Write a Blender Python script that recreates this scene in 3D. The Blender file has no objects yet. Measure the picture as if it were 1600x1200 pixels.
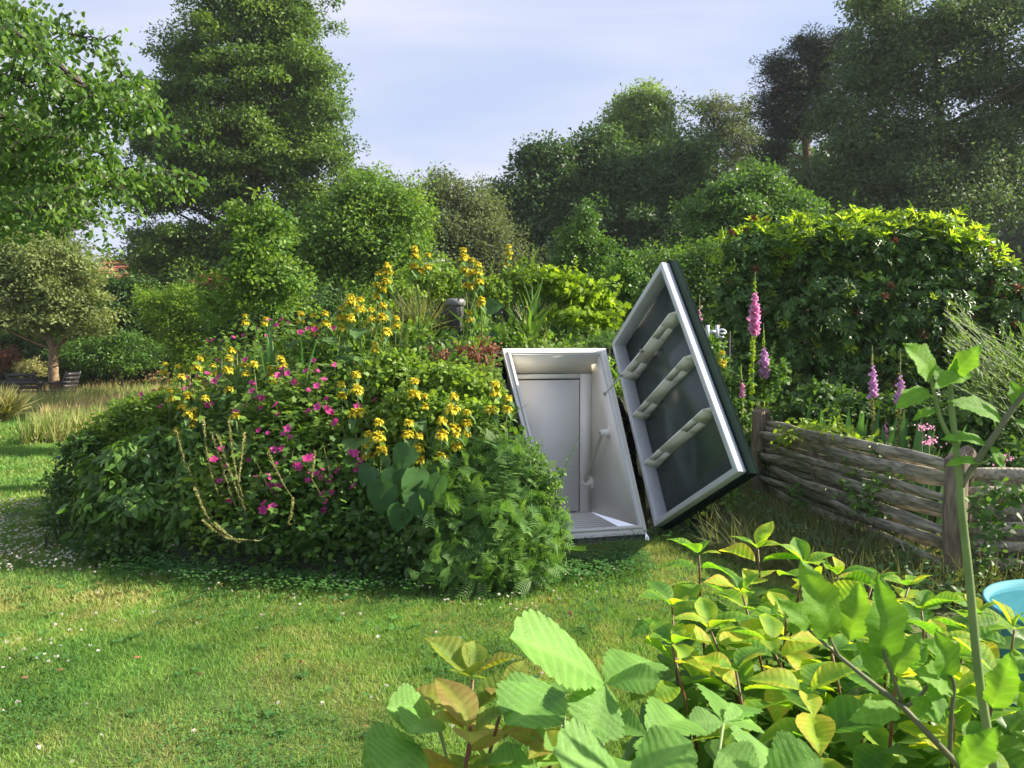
import bpy, math, random
import numpy as np
from mathutils import Vector, Matrix
from mathutils import noise as mnoise

# ------------------------------------------------------------------ camera, sky, sun, exposure
SC = bpy.context.scene
COL = SC.collection
FPX, EYE = 1180.0, 1.6
PITCH = math.atan(60 / FPX)
cam_d = bpy.data.cameras.new('camera')
cam = bpy.data.objects.new('camera', cam_d)
COL.objects.link(cam)
cam.location = (0, 0, EYE)
cam.rotation_euler = (math.pi / 2 - PITCH, 0, 0)
cam_d.sensor_width = 36
cam_d.lens = FPX / 1600 * 36
cam_d.clip_start = 0.05
cam_d.clip_end = 1500
cam_d.dof.use_dof = True
cam_d.dof.focus_distance = 6.0
cam_d.dof.aperture_fstop = 16.0
SC.camera = cam

SUN_DIR = Vector((0.84, 0.06, 0.53)).normalized()      # towards the sun
w = bpy.data.worlds.new('World')
SC.world = w
w.use_nodes = True
nt = w.node_tree
for n in list(nt.nodes):
    nt.nodes.remove(n)
def N(t, ty, **kw):
    n = t.nodes.new(ty)
    for k, v in kw.items():
        setattr(n, k, v)
    return n
out = N(nt, 'ShaderNodeOutputWorld')
bg = N(nt, 'ShaderNodeBackground')
sky = N(nt, 'ShaderNodeTexSky', sky_type='NISHITA', sun_disc=False)
sky.sun_elevation = math.asin(SUN_DIR.z)
sky.sun_rotation = math.atan2(SUN_DIR.x, SUN_DIR.y)
sky.air_density = 1.0
sky.dust_density = 1.5
tc = N(nt, 'ShaderNodeTexCoord')
mp = N(nt, 'ShaderNodeMapping')
mp.inputs['Scale'].default_value = (1.0, 1.0, 4.5)
mp.inputs['Rotation'].default_value = (0.05, 0.16, 0.3)
ns = N(nt, 'ShaderNodeTexNoise')
ns.inputs['Scale'].default_value = 1.6
ns.inputs['Detail'].default_value = 5
ns.inputs['Roughness'].default_value = 0.5
ns.inputs['Distortion'].default_value = 0.4
rp = N(nt, 'ShaderNodeValToRGB')
rp.color_ramp.elements[0].position = 0.35
rp.color_ramp.elements[0].color = (0.84, 0.84, 0.84, 1)
rp.color_ramp.elements[1].position = 0.68
rp.color_ramp.elements[1].color = (0.98, 0.98, 0.98, 1)
cc = N(nt, 'ShaderNodeValToRGB')
cc.color_ramp.elements[0].position = 0.4
cc.color_ramp.elements[0].color = (2.3, 2.7, 3.75, 1)
cc.color_ramp.elements[1].position = 0.62
cc.color_ramp.elements[1].color = (3.25, 3.35, 4.0, 1)
mx = N(nt, 'ShaderNodeMixRGB')
bg.inputs['Strength'].default_value = 0.091
L = nt.links.new
L(tc.outputs['Generated'], mp.inputs['Vector'])
L(mp.outputs[0], ns.inputs['Vector'])
L(ns.outputs['Fac'], rp.inputs['Fac'])
L(ns.outputs['Fac'], cc.inputs['Fac'])
L(rp.outputs['Color'], mx.inputs['Fac'])
L(sky.outputs[0], mx.inputs[1])
L(cc.outputs['Color'], mx.inputs[2])
L(mx.outputs[0], bg.inputs['Color'])
L(bg.outputs[0], out.inputs[0])

sun_d = bpy.data.lights.new('sun', 'SUN')
sun = bpy.data.objects.new('sun', sun_d)
COL.objects.link(sun)
sun_d.energy = 4.5
sun_d.angle = math.radians(0.8)
sun_d.color = (1.0, 0.90, 0.74)
sun.rotation_euler = SUN_DIR.to_track_quat('Z', 'Y').to_euler()
sun.location = (20, 10, 20)

SC.view_settings.view_transform = 'Standard'
SC.view_settings.look = 'None'
SC.view_settings.gamma = 1
SC.view_settings.use_curve_mapping = False
SC.view_settings.exposure = 1.48
SC.cycles.max_bounces = 7
SC.cycles.diffuse_bounces = 4
SC.cycles.transmission_bounces = 4
SC.cycles.transparent_max_bounces = 4

# ------------------------------------------------------------------ helpers
rng = np.random.default_rng(7)
random.seed(7)
CP, SP = math.cos(PITCH), math.sin(PITCH)
def ray(px, py):
    a = (px - 800) / FPX
    b = -(py - 600) / FPX
    return Vector((a, CP + b * SP, -SP + b * CP))
def P(px, py, y):
    """the place in the garden at distance y along this line of sight"""
    d = ray(px, py)
    return Vector((d.x, d.y, d.z)) * (y / d.y) + Vector((0, 0, EYE))
def GX(px, y):
    return (px - 800) / FPX * y

def mound_h(x, y):
    x = np.asarray(x, float)
    y = np.asarray(y, float)
    r2 = ((x + 0.85) / 3.1) ** 2 + ((y - 7.75) / 2.75) ** 2
    h = 1.67 * np.clip(1 - r2, 0, 1) ** 0.84
    # the soil is cut away in front of and beside the hatch mouth
    s = (x - 1.128) * .968 + (y - 6.21) * .2504
    d = -(x - 1.128) * .2504 + (y - 6.21) * .968
    cap = np.clip(d * 1.6 - .06, 0, 9) + np.clip(-1.0 - s, 0, 9) * 4.5 + np.clip(d - 1.0, 0, 9) * 4
    h = np.minimum(h, cap)
    h2 = 0.25 * np.clip(1 - ((x - 3.6) / 2.4) ** 2 - ((y - 9.5) / 2.4) ** 2, 0, 1) ** 0.8
    return np.maximum(h, h2)
def H(x, y):
    return float(mound_h(x, y))

def link(o, parent=None):
    COL.objects.link(o)
    if parent is not None:
        o.parent = parent
    return o
def tag(o, label=None, cat=None, group=None, kind=None):
    if label: o['label'] = label
    if cat: o['category'] = cat
    if group: o['group'] = group
    if kind: o['kind'] = kind
    return o
def thing(name, label, cat, loc=(0, 0, 0), group=None):
    o = bpy.data.objects.new(name, None)
    o.empty_display_size = 0.1
    link(o)
    o.location = loc
    return tag(o, label, cat, group)

def mesh_np(name, V, F, mat=None, smooth=False, var=None):
    """V (n,3); F list of (m,k) int arrays"""
    me = bpy.data.meshes.new(name)
    if not isinstance(F, (list, tuple)):
        F = [F]
    F = [np.asarray(f, np.int32) for f in F if len(f)]
    V = np.asarray(V, np.float32)
    me.vertices.add(len(V))
    me.vertices.foreach_set('co', V.ravel())
    nl = sum(f.size for f in F)
    npol = sum(len(f) for f in F)
    me.loops.add(nl)
    me.loops.foreach_set('vertex_index', np.concatenate([f.ravel() for f in F]))
    me.polygons.add(npol)
    st, cur = [], 0
    for f in F:
        k = f.shape[1]
        st.append(cur + np.arange(len(f)) * k)
        cur += f.size
    me.polygons.foreach_set('loop_start', np.concatenate(st).astype(np.int32))
    if smooth:
        me.polygons.foreach_set('use_smooth', np.ones(npol, bool))
    if var is not None:
        at = me.attributes.new('var', 'FLOAT_COLOR', 'POINT')
        at.data.foreach_set('color', np.asarray(var, np.float32).ravel())
    me.update(calc_edges=True)
    if mat:
        me.materials.append(mat)
    return me
def ob(name, me, parent=None, loc=None, mat3=None):
    o = bpy.data.objects.new(name, me)
    link(o, parent)
    if mat3 is not None:
        m = mat3.to_4x4()
        m.translation = Vector(loc) if loc is not None else Vector((0, 0, 0))
        o.matrix_local = m
    elif loc is not None:
        o.location = loc
    return o

class MB:
    """mesh collector"""
    def __init__(s):
        s.V, s.F, s.n, s.var = [], {}, 0, []
    def add(s, V, F, var=None):
        V = np.asarray(V, float).reshape(-1, 3)
        F = [F] if isinstance(F, np.ndarray) else F
        for f in F:
            f = np.asarray(f)
            s.F.setdefault(f.shape[1], []).append(f + s.n)
        s.V.append(V)
        if var is None:
            var = np.tile([0.5, 0.5, 0.5, 1.0], (len(V), 1))
        s.var.append(var)
        s.n += len(V)
    def box(s, c, sx, sy, sz, M=None):
        v = np.array([[x, y, z] for x in (-.5, .5) for y in (-.5, .5) for z in (-.5, .5)]) * [sx, sy, sz]
        if M is not None:
            v = v @ np.array(M).T
        f = np.array([[0, 1, 3, 2], [4, 6, 7, 5], [0, 4, 5, 1], [2, 3, 7, 6], [0, 2, 6, 4], [1, 5, 7, 3]])
        s.add(v + np.array(c), f)
    def hexa(s, p8):
        """8 points: bottom quad 0-3, top quad 4-7"""
        f = np.array([[0, 3, 2, 1], [4, 5, 6, 7], [0, 1, 5, 4], [1, 2, 6, 5], [2, 3, 7, 6], [3, 0, 4, 7]])
        s.add(p8, f)
    def quad(s, a, b, c, d):
        s.add([a, b, c, d], np.array([[0, 1, 2, 3]]))
    def tube(s, pts, rad, n=6, cap=True, var=None, flat=None):
        pts = np.asarray([tuple(p) for p in pts], float)
        k = len(pts)
        rad = np.broadcast_to(np.asarray(rad, float), (k,))
        t = np.gradient(pts, axis=0)
        t /= np.linalg.norm(t, axis=1)[:, None] + 1e-9
        ref = np.array([0, 0, 1.0]) if abs(t[:, 2].mean()) < 0.9 else np.array([1.0, 0, 0])
        a = np.cross(t, ref); a /= np.linalg.norm(a, axis=1)[:, None] + 1e-9
        b = np.cross(t, a)
        th = np.arange(n) / n * 2 * np.pi
        fa, fb = flat if flat else (1, 1)
        V = pts[:, None] + rad[:, None, None] * (np.cos(th)[None, :, None] * a[:, None] * fa + np.sin(th)[None, :, None] * b[:, None] * fb)
        i = np.arange(k - 1)[:, None] * n
        j = np.arange(n)[None]
        F = np.stack([i + j, i + (j + 1) % n, i + n + (j + 1) % n, i + n + j], -1).reshape(-1, 4)
        vv = None
        if var is not None:
            vv = np.tile([var, 0.5, 0.5, 1], (k * n, 1))
        base = s.n
        s.add(V.reshape(-1, 3), F, vv)
        if cap:
            s.F.setdefault(n, []).append(np.array([np.arange(n)[::-1] + base, np.arange(n) + base + (k - 1) * n]))
    def lathe(s, prof, c=(0, 0, 0), n=24):
        prof = np.asarray(prof, float)
        th = np.arange(n) / n * 2 * np.pi
        V = np.stack([prof[:, 0][:, None] * np.cos(th), prof[:, 0][:, None] * np.sin(th), np.repeat(prof[:, 1][:, None], n, 1)], -1)
        k = len(prof)
        i = np.arange(k - 1)[:, None] * n
        j = np.arange(n)[None]
        F = np.stack([i + j, i + (j + 1) % n, i + n + (j + 1) % n, i + n + j], -1).reshape(-1, 4)
        s.add(V.reshape(-1, 3) + np.array(c), F)
    def leaves(s, tm, pos, d, nr, size, var=None, rnd=0.12):
        pos = np.asarray(pos, float)
        if len(pos) > 3:
            kk = clear_view(pos)
            if not kk.all():
                n0 = len(pos)
                f = lambda a: np.asarray(a)[kk] if (np.ndim(a) >= 1 and len(a) == n0) else a
                pos, d, nr, size, var = pos[kk], f(d), f(nr), f(size), (f(var) if var is not None else None)
            if not len(pos): return
        V, F = scat(tm, pos, d, nr, size)
        N_ = len(pos)
        k = len(tm[0])
        if var is None:
            var = np.full(N_, 0.5)
        var = np.clip(np.asarray(var) + rng.uniform(-rnd, rnd, N_), 0, 1)
        r2 = rng.uniform(0, 1, N_)
        c = np.empty((N_, k, 4))
        c[..., 0] = var[:, None]
        c[..., 1] = r2[:, None]
        c[..., 2] = tm[0][:, 1][None]
        c[..., 3] = 1
        s.add(V, F, c.reshape(-1, 4))
    def build(s, name, mat, parent=None, smooth=False, org=None):
        V = np.concatenate(s.V)
        if parent is not None and org is None:
            org = parent.matrix_basis.translation if parent.parent is None else parent.parent.matrix_basis.translation + parent.matrix_basis.translation
        if org is not None:
            V = V - np.array(tuple(org))
        F = [np.concatenate(v) for v in s.F.values()]
        me = mesh_np(name, V, F, mat, smooth, np.concatenate(s.var))
        return ob(name, me, parent)

def unit(v):
    return v / (np.linalg.norm(v, axis=-1, keepdims=True) + 1e-9)
def scat(tm, pos, d, nr, size):
    tv, tf = tm
    pos = np.asarray(pos, float)
    d = unit(np.asarray(d, float))
    nr = np.asarray(nr, float)
    x = unit(np.cross(d, nr))
    z = np.cross(x, d)
    size = np.broadcast_to(np.asarray(size, float), (len(pos),))
    B = np.stack([x, d, z], 1)                       # n,3(axis),3
    V = pos[:, None] + size[:, None, None] * np.einsum('ki,nij->nkj', tv, B)
    k = len(tv)
    F = (tf[None] + (np.arange(len(pos)) * k)[:, None, None]).reshape(-1, tf.shape[1])
    return V.reshape(-1, 3), F
A_ = np.array
LEAF4 = (A_([[0, 0, 0], [.27, .42, .07], [0, 1, -.06], [-.27, .42, .07]]), A_([[0, 1, 2], [0, 2, 3]]))
LEAF1 = (A_([[-.06, 0, 0], [.34, .5, .05], [-.2, .95, -.04]]), A_([[0, 1, 2]]))
OVAL = (A_([[0, 0, 0], [.26, .3, .05], [.2, .75, -.01], [0, 1, -.08], [-.2, .75, .05], [-.26, .3, .03]]),
        A_([[0, 1, 5], [1, 2, 4], [1, 4, 5], [2, 3, 4]]))
LANCE = (A_([[0, 0, 0], [.11, .3, .03], [.08, .7, -.03], [0, 1, -.16], [-.08, .7, -.03], [-.11, .3, .03]]),
         A_([[0, 1, 5], [1, 2, 4], [1, 4, 5], [2, 3, 4]]))
BLADE1 = (A_([[-.045, 0, 0], [.045, 0, 0], [.0, 1, .12]]), A_([[0, 1, 2]]))
BLADE = (A_([[-.02, 0, 0], [.02, 0, 0], [.016, .55, .06], [-.016, .55, .06], [0, 1, .28]]), A_([[0, 1, 2], [0, 2, 3], [3, 2, 4]]))
SWORD = (A_([[-.03, 0, 0], [.03, 0, 0], [.034, .5, .02], [-.034, .5, .02], [.02, .85, .06], [-.02, .85, .06], [0, 1, .1]]),
         A_([[0, 1, 2], [0, 2, 3], [3, 2, 4], [3, 4, 5], [5, 4, 6]]))
def lobed(n=5, cut=.45):
    v = [[0, 0, 0]]
    c = [0, .42]
    m = 2 * n - 1
    pts = []
    for i in range(m):
        a = -2.4 + 4.8 * i / (m - 1)
        r = .52 if i % 2 == 0 else .52 * (1 - cut)
        pts.append([c[0] + r * math.sin(a), c[1] + r * math.cos(a), .05 * (i % 2) - .05])
    v += pts
    v.append([0, .42, -.03])
    k = len(v) - 1
    f = []
    for i in range(1, m):
        f.append([k, i + 1, i])
    f += [[k, 1, 0], [k, 0, m]]
    return A_(v), A_(f)
LOBED = lobed()
def fern():
    v, f = [], []
    n = 9
    for i in range(n):
        t = .1 + .85 * i / n
        l = .3 * math.sin(math.pi * min(1, .25 + .75 * (1 - t)))
        for sgn in (-1, 1):
            b = len(v)
            v += [[0, t - .012, 0], [0, t + .03, 0], [sgn * l, t + .17, .02 - .1 * l], [sgn * l * .55, t + .055, .01]]
            f += [[b, b + 3, b + 1], [b + 3, b + 2, b + 1]]
    b = len(v)
    v += [[-.008, 0, 0], [.008, 0, 0], [0, 1, -.06]]
    f += [[b, b + 1, b + 2]]
    v = A_(v)
    v[:, 2] -= .25 * v[:, 1] ** 2
    return v, A_(f)
FERN = fern()
def rosette(n=10, w=.115, up=.35):
    v, f = [], []
    for i in range(n):
        a = 2 * math.pi * i / n + .3 * math.sin(i * 5.1)
        l = .8 + .2 * math.sin(i * 3.3)
        uz = up + .2 * math.sin(i * 2.1)
        d = A_([math.cos(a), math.sin(a)])
        p = A_([-d[1], d[0]])
        b = len(v)
        for t, ww, dz in ((.08, .03, 0), (.55, w, uz * .6), (.55, -w, uz * .6), (1, 0, uz * .75)):
            q = d * t * l + p * ww
            v.append([q[0], dz * l, q[1]])
        f += [[b, b + 1, b + 3], [b, b + 3, b + 2]]
    return A_(v), A_(f)
ROS = rosette()
ROS_UP = rosette(10, .12, .9)

def clear_view(pos):
    """no growth in front of the vent pipe or inside the hatch"""
    x, y, z = pos[:, 0], pos[:, 1], pos[:, 2]
    bad = (x > -.74) & (x < -.40) & (y > 5.9) & (y < 7.80) & (z > 1.70)
    s = (x - 1.128) * .968 + (y - 6.21) * .2504
    d = -(x - 1.128) * .2504 + (y - 6.21) * .968
    bad |= (s > -.86) & (s < .08) & (d > -.05) & (d < .9)
    bad |= (s > -1.0) & (s < .04) & (d > -.03) & (d < 1.85) & (z < 1.62 - .31 * np.clip(d - .93, 0, 2)) & (z > d * 1.6 - .9 * (d < 0))
    bad |= (s > -1.02) & (s < .3) & (d > .5) & (d < 1.02) & (z > .6)
    return ~bad
def rdir(n):
    return unit(rng.normal(size=(n, 3)))

# ------------------------------------------------------------------ materials
def sockets(b, **kw):
    for k, v in kw.items():
        k = k.replace('_', ' ')
        if k in b.inputs:
            b.inputs[k].default_value = v
BR_ = 1.55
def leaf_mat(name, cols, trans=0.45, rough=0.5, tint=(1.35, 1.3, 0.55), veins=0, spec=0.35, objvar=0.0, coat=0.0):
    m = bpy.data.materials.new(name)
    m.use_nodes = True
    t = m.node_tree
    for n in list(t.nodes):
        t.nodes.remove(n)
    o = N(t, 'ShaderNodeOutputMaterial')
    at = N(t, 'ShaderNodeAttribute', attribute_name='var')
    se = N(t, 'ShaderNodeSeparateColor')
    t.links.new(at.outputs['Color'], se.inputs[0])
    r = N(t, 'ShaderNodeValToRGB')
    els = r.color_ramp.elements
    while len(els) < len(cols):
        els.new(0.5)
    cols = [tuple(min(.85, v * (BR_ if name.startswith(('l_', 'h_', 'straw', 'tom')) else 1)) for v in c) for c in cols]
    for i, c in enumerate(cols):
        els[i].position = i / (len(cols) - 1)
        els[i].color = (*c, 1)
    fac = se.outputs[0]
    if objvar:
        oi = N(t, 'ShaderNodeObjectInfo')
        ad = N(t, 'ShaderNodeMath', operation='MULTIPLY_ADD')
        t.links.new(oi.outputs['Random'], ad.inputs[0])
        ad.inputs[1].default_value = objvar
        t.links.new(fac, ad.inputs[2])
        sb = N(t, 'ShaderNodeMath', operation='SUBTRACT')
        t.links.new(ad.outputs[0], sb.inputs[0])
        sb.inputs[1].default_value = objvar / 2
        fac = sb.outputs[0]
    t.links.new(fac, r.inputs['Fac'])
    col = r.outputs['Color']
    if veins:
        # lighter veins: attribute 'vein'
        va = N(t, 'ShaderNodeAttribute', attribute_name='vein')
        mv = N(t, 'ShaderNodeMixRGB')
        t.links.new(va.outputs['Fac'], mv.inputs['Fac'])
        t.links.new(col, mv.inputs[1])
        hb = N(t, 'ShaderNodeMixRGB', blend_type='ADD')
        hb.inputs['Fac'].default_value = veins
        t.links.new(col, hb.inputs[1])
        hb.inputs[2].default_value = (0.16, 0.2, 0.08, 1)
        t.links.new(hb.outputs[0], mv.inputs[2])
        col = mv.outputs[0]
    nz = N(t, 'ShaderNodeTexNoise')
    nz.inputs['Scale'].default_value = 2.3
    nz.inputs['Detail'].default_value = 3
    tcn = N(t, 'ShaderNodeTexCoord')
    t.links.new(tcn.outputs['Object'], nz.inputs['Vector'])
    hs = N(t, 'ShaderNodeHueSaturation')
    ma = N(t, 'ShaderNodeMapRange')
    ma.inputs[1].default_value = 0.3
    ma.inputs[2].default_value = 0.7
    ma.inputs[3].default_value = 0.8
    ma.inputs[4].default_value = 1.2
    t.links.new(nz.outputs['Fac'], ma.inputs[0])
    t.links.new(ma.outputs[0], hs.inputs['Value'])
    t.links.new(col, hs.inputs['Color'])
    col = hs.outputs[0]
    b = N(t, 'ShaderNodeBsdfPrincipled')
    sockets(b, Roughness=rough, Specular_IOR_Level=spec, Coat_Weight=coat)
    t.links.new(col, b.inputs['Base Color'])
    if veins:
        vz = N(t, 'ShaderNodeTexVoronoi')
        vz.inputs['Scale'].default_value = 34
        vz.feature = 'DISTANCE_TO_EDGE'
        n2 = N(t, 'ShaderNodeTexNoise')
        n2.inputs['Scale'].default_value = 14
        n2.inputs['Detail'].default_value = 8
        t.links.new(tcn.outputs['Object'], n2.inputs['Vector'])
        mv2 = N(t, 'ShaderNodeMixRGB')
        mv2.inputs['Fac'].default_value = .12
        t.links.new(tcn.outputs['Object'], mv2.inputs[1])
        t.links.new(n2.outputs['Color'], mv2.inputs[2])
        t.links.new(mv2.outputs[0], vz.inputs['Vector'])
        ad2 = N(t, 'ShaderNodeMath', operation='ADD')
        t.links.new(vz.outputs['Distance'], ad2.inputs[0])
        t.links.new(n2.outputs['Fac'], ad2.inputs[1])
        bp = N(t, 'ShaderNodeBump')
        bp.inputs['Strength'].default_value = .55
        bp.inputs['Distance'].default_value = .0022
        t.links.new(ad2.outputs[0], bp.inputs['Height'])
        t.links.new(bp.outputs[0], b.inputs['Normal'])
        # small brownish blemishes
        rs = N(t, 'ShaderNodeValToRGB')
        rs.color_ramp.elements[0].position = .70
        rs.color_ramp.elements[0].color = (0, 0, 0, 1)
        rs.color_ramp.elements[1].position = .78
        rs.color_ramp.elements[1].color = (.7, .7, .7, 1)
        t.links.new(n2.outputs['Fac'], rs.inputs['Fac'])
        ms = N(t, 'ShaderNodeMixRGB')
        t.links.new(rs.outputs['Color'], ms.inputs['Fac'])
        t.links.new(col, ms.inputs[1])
        ms.inputs[2].default_value = (.16, .10, .035, 1)
        col = ms.outputs[0]
        t.links.new(col, b.inputs['Base Color'])
    tr = N(t, 'ShaderNodeBsdfTranslucent')
    tm = N(t, 'ShaderNodeMixRGB', blend_type='MULTIPLY')
    tm.inputs['Fac'].default_value = 1
    tm.inputs[2].default_value = (*tint, 1)
    t.links.new(col, tm.inputs[1])
    t.links.new(tm.outputs[0], tr.inputs['Color'])
    mxs = N(t, 'ShaderNodeMixShader')
    mxs.inputs[0].default_value = trans
    t.links.new(b.outputs[0], mxs.inputs[1])
    t.links.new(tr.outputs[0], mxs.inputs[2])
    t.links.new(mxs.outputs[0], o.inputs[0])
    return m
def mat(name, col, rough=0.6, noise=0.15, scale=8, bump=0.0, col2=None, metal=0, spec=0.5, stretch=None, detail=6):
    m = bpy.data.materials.new(name)
    m.use_nodes = True
    t = m.node_tree
    b = t.nodes['Principled BSDF']
    sockets(b, Roughness=rough, Metallic=metal, Specular_IOR_Level=spec)
    tcn = N(t, 'ShaderNodeTexCoord')
    mpn = N(t, 'ShaderNodeMapping')
    if stretch:
        mpn.inputs['Scale'].default_value = stretch
    nz = N(t, 'ShaderNodeTexNoise')
    nz.inputs['Scale'].default_value = scale
    nz.inputs['Detail'].default_value = detail
    t.links.new(tcn.outputs['Object'], mpn.inputs[0])
    t.links.new(mpn.outputs[0], nz.inputs['Vector'])
    r = N(t, 'ShaderNodeValToRGB')
    c = A_(col)
    c1 = c * (1 - noise) if col2 is None else c
    c2 = np.minimum(c * (1 + noise), 1) if col2 is None else A_(col2)
    r.color_ramp.elements[0].position = 0.35
    r.color_ramp.elements[1].position = 0.65
    r.color_ramp.elements[0].color = (*c1, 1)
    r.color_ramp.elements[1].color = (*c2, 1)
    t.links.new(nz.outputs['Fac'], r.inputs['Fac'])
    t.links.new(r.outputs['Color'], b.inputs['Base Color'])
    if bump:
        bp = N(t, 'ShaderNodeBump')
        bp.inputs['Strength'].default_value = bump
        bp.inputs['Distance'].default_value = 0.02
        t.links.new(nz.outputs['Fac'], bp.inputs['Height'])
        t.links.new(bp.outputs[0], b.inputs['Normal'])
    return m

M = {}
M['lawn_soil'] = mat('lawn_soil', (.05, .09, .018), .95, scale=3, col2=(.11, .13, .035), bump=.4)
M['mound_soil'] = mat('mound_soil', (.010, .016, .006), .95, scale=5, col2=(.02, .024, .01), bump=.5)  # near black: the shadow at the mound's foot is put into the soil colour
M['bark'] = mat('bark', (.055, .042, .03), .9, .4, 14, .8)
M['bark_pine'] = mat('bark_pine', (.20, .10, .055), .9, .35, 9, .8)
M['bark_pale'] = mat('bark_pale', (.22, .15, .09), .9, .3, 12, .6)
M['stem'] = mat('stem', (.10, .16, .035), .6, .2, 12)
M['stem_red'] = mat('stem_red', (.16, .035, .018), .5, .3, 25, .2, col2=(.10, .09, .025))
M['stem_dark'] = mat('stem_dark', (.04, .05, .018), .7, .2, 12)
M['white'] = mat('white', (.78, .76, .70), .38, scale=1.7, col2=(.89, .88, .85), bump=.02)
M['cream'] = mat('cream', (.80, .765, .68), .45, scale=1.6, col2=(.90, .875, .81))
M['doorgrey'] = mat('doorgrey', (.82, .815, .805), .5, .03, 4)
M['rail_grey'] = mat('rail_grey', (.45, .45, .38), .4, .06, 6)
M['seal'] = mat('seal', (.03, .03, .032), .7, .1, 6)
M['lid_green'] = mat('lid_green', (.05, .072, .066), .25, .15, 3, spec=.6)
M['lid_skin'] = mat('lid_skin', (.007, .016, .0145), .85, .15, 4, spec=.03)  # near-black green: the missing sun on the lid's side is put into the colour
M['alu'] = mat('alu', (.62, .64, .68), .35, .04, 5, metal=.25)
M['steel'] = mat('steel', (.35, .35, .34), .4, .1, 9, metal=.7)
M['pipe'] = mat('pipe', (.085, .082, .088), .6, .15, 7, .1)
M['pipe_cap'] = mat('pipe_cap', (.17, .17, .185), .5, .12, 9)
M['wood'] = mat('wood', (.17, .155, .115), .9, scale=4, col2=(.45, .41, .32), bump=.9, stretch=(9, 1.2, 9), detail=9)
M['post'] = mat('post', (.12, .095, .065), .9, scale=4, col2=(.28, .225, .16), bump=.9, stretch=(10, 10, 1.5), detail=9)
M['tub'] = mat('tub', (.10, .33, .38), .7, .06, 4, spec=.2)
M['tile_red'] = mat('tile_red', (.36, .10, .055), .8, .25, 5, .2)
M['brick'] = mat('brick', (.28, .13, .09), .9, .2, 12)
M['furn'] = mat('furn', (.035, .032, .036), .5, .3, 9)
M['letter'] = mat('letter', (.62, .66, .72), .5, .04, 6)
G3 = lambda *c: list(c)
M['l_lawn'] = leaf_mat('l_lawn', [(.26, .24, .10), (.155, .235, .055), (.10, .20, .04), (.06, .15, .03)], .4, .6)
M['l_clover'] = leaf_mat('l_clover', [(.03, .09, .022), (.05, .13, .03), (.075, .17, .035)], .35, .5)
M['l_meadow'] = leaf_mat('l_meadow', [(.10, .17, .04), (.19, .22, .07), (.30, .25, .13), (.38, .27, .17)], .35, .7)
M['l_wild'] = leaf_mat('l_wild', [(.07, .10, .035), (.11, .13, .05), (.17, .16, .08)], .35, .6)
M['l_mid'] = leaf_mat('l_mid', [(.034, .078, .014), (.065, .135, .02), (.11, .19, .028), (.16, .24, .035)], .45)
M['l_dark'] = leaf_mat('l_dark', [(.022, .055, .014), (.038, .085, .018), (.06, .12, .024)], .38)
M['l_lush'] = leaf_mat('l_lush', [(.032, .078, .016), (.055, .12, .022), (.095, .18, .03)], .4, .45)
M['l_heart_shade'] = leaf_mat('l_heart_shade', [(.022, .065, .022), (.035, .09, .028), (.055, .12, .035)], .3, .5, objvar=.6)  # darker twin of the phlomis leaf green, with shade painted in
M['l_tansy'] = leaf_mat('l_tansy', [(.04, .095, .028), (.07, .15, .035), (.13, .22, .05)], .45, .55)
M['l_gold'] = leaf_mat('l_gold', [(.08, .15, .015), (.15, .24, .02), (.24, .32, .03)], .5, .5)
M['l_olive'] = leaf_mat('l_olive', [(.07, .10, .03), (.12, .16, .05), (.18, .21, .08)], .4, .6)
M['l_maple'] = leaf_mat('l_maple', [(.026, .058, .014), (.048, .098, .018), (.085, .15, .022), (.13, .20, .028)], .42)
M['l_oak'] = leaf_mat('l_oak', [(.022, .052, .02), (.038, .08, .026), (.065, .12, .034)], .38)
M['l_birch'] = leaf_mat('l_birch', [(.07, .12, .035), (.11, .18, .045), (.15, .22, .06)], .45)
M['l_grey'] = leaf_mat('l_grey', [(.05, .075, .035), (.085, .115, .05), (.13, .16, .07)], .4, .7)
M['l_pine'] = leaf_mat('l_pine', [(.014, .028, .020), (.022, .042, .026), (.045, .06, .035)], .1, .6)
M['l_willow'] = leaf_mat('l_willow', [(.032, .06, .028), (.055, .095, .038), (.095, .145, .052)], .4, .6)
M['l_cherry'] = leaf_mat('l_cherry', [(.035, .08, .018), (.06, .125, .022), (.11, .19, .03)], .5, .42)
M['l_rhodo'] = leaf_mat('l_rhodo', [(.024, .062, .014), (.045, .10, .02), (.08, .16, .03)], .25, .4, spec=.4)
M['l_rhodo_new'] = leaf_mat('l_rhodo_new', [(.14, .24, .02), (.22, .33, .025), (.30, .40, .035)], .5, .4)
M['l_brown'] = leaf_mat('l_brown', [(.07, .03, .018), (.13, .05, .03), (.20, .09, .05)], .2, .8, tint=(1.2, 1, .8))
M['l_iris'] = leaf_mat('l_iris', [(.03, .09, .035), (.05, .13, .045), (.09, .18, .05)], .4, .45)
M['l_broom'] = leaf_mat('l_broom', [(.07, .15, .03), (.12, .22, .04), (.19, .29, .06)], .4, .6)
M['l_phlomis'] = leaf_mat('l_phlomis', [(.05, .11, .04), (.085, .16, .05), (.13, .22, .06)], .4, .6, objvar=.6)
M['yellow'] = leaf_mat('yellow', [(.58, .47, .02), (.70, .62, .035), (.78, .73, .10)], .35, .6, tint=(1.1, 1, .6), objvar=.3)
M['pink'] = leaf_mat('pink', [(.42, .02, .16), (.55, .04, .25), (.62, .10, .34)], .4, .6, tint=(1.2, .8, 1.1), objvar=.5)
M['foxpink'] = leaf_mat('foxpink', [(.72, .36, .50), (.74, .40, .56), (.66, .36, .6)], .45, .5, tint=(1.2, .9, 1.1))
M['lilac'] = leaf_mat('lilac', [(.52, .30, .55), (.6, .38, .62), (.66, .46, .68)], .45, .5, tint=(1.2, .9, 1.1))
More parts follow.
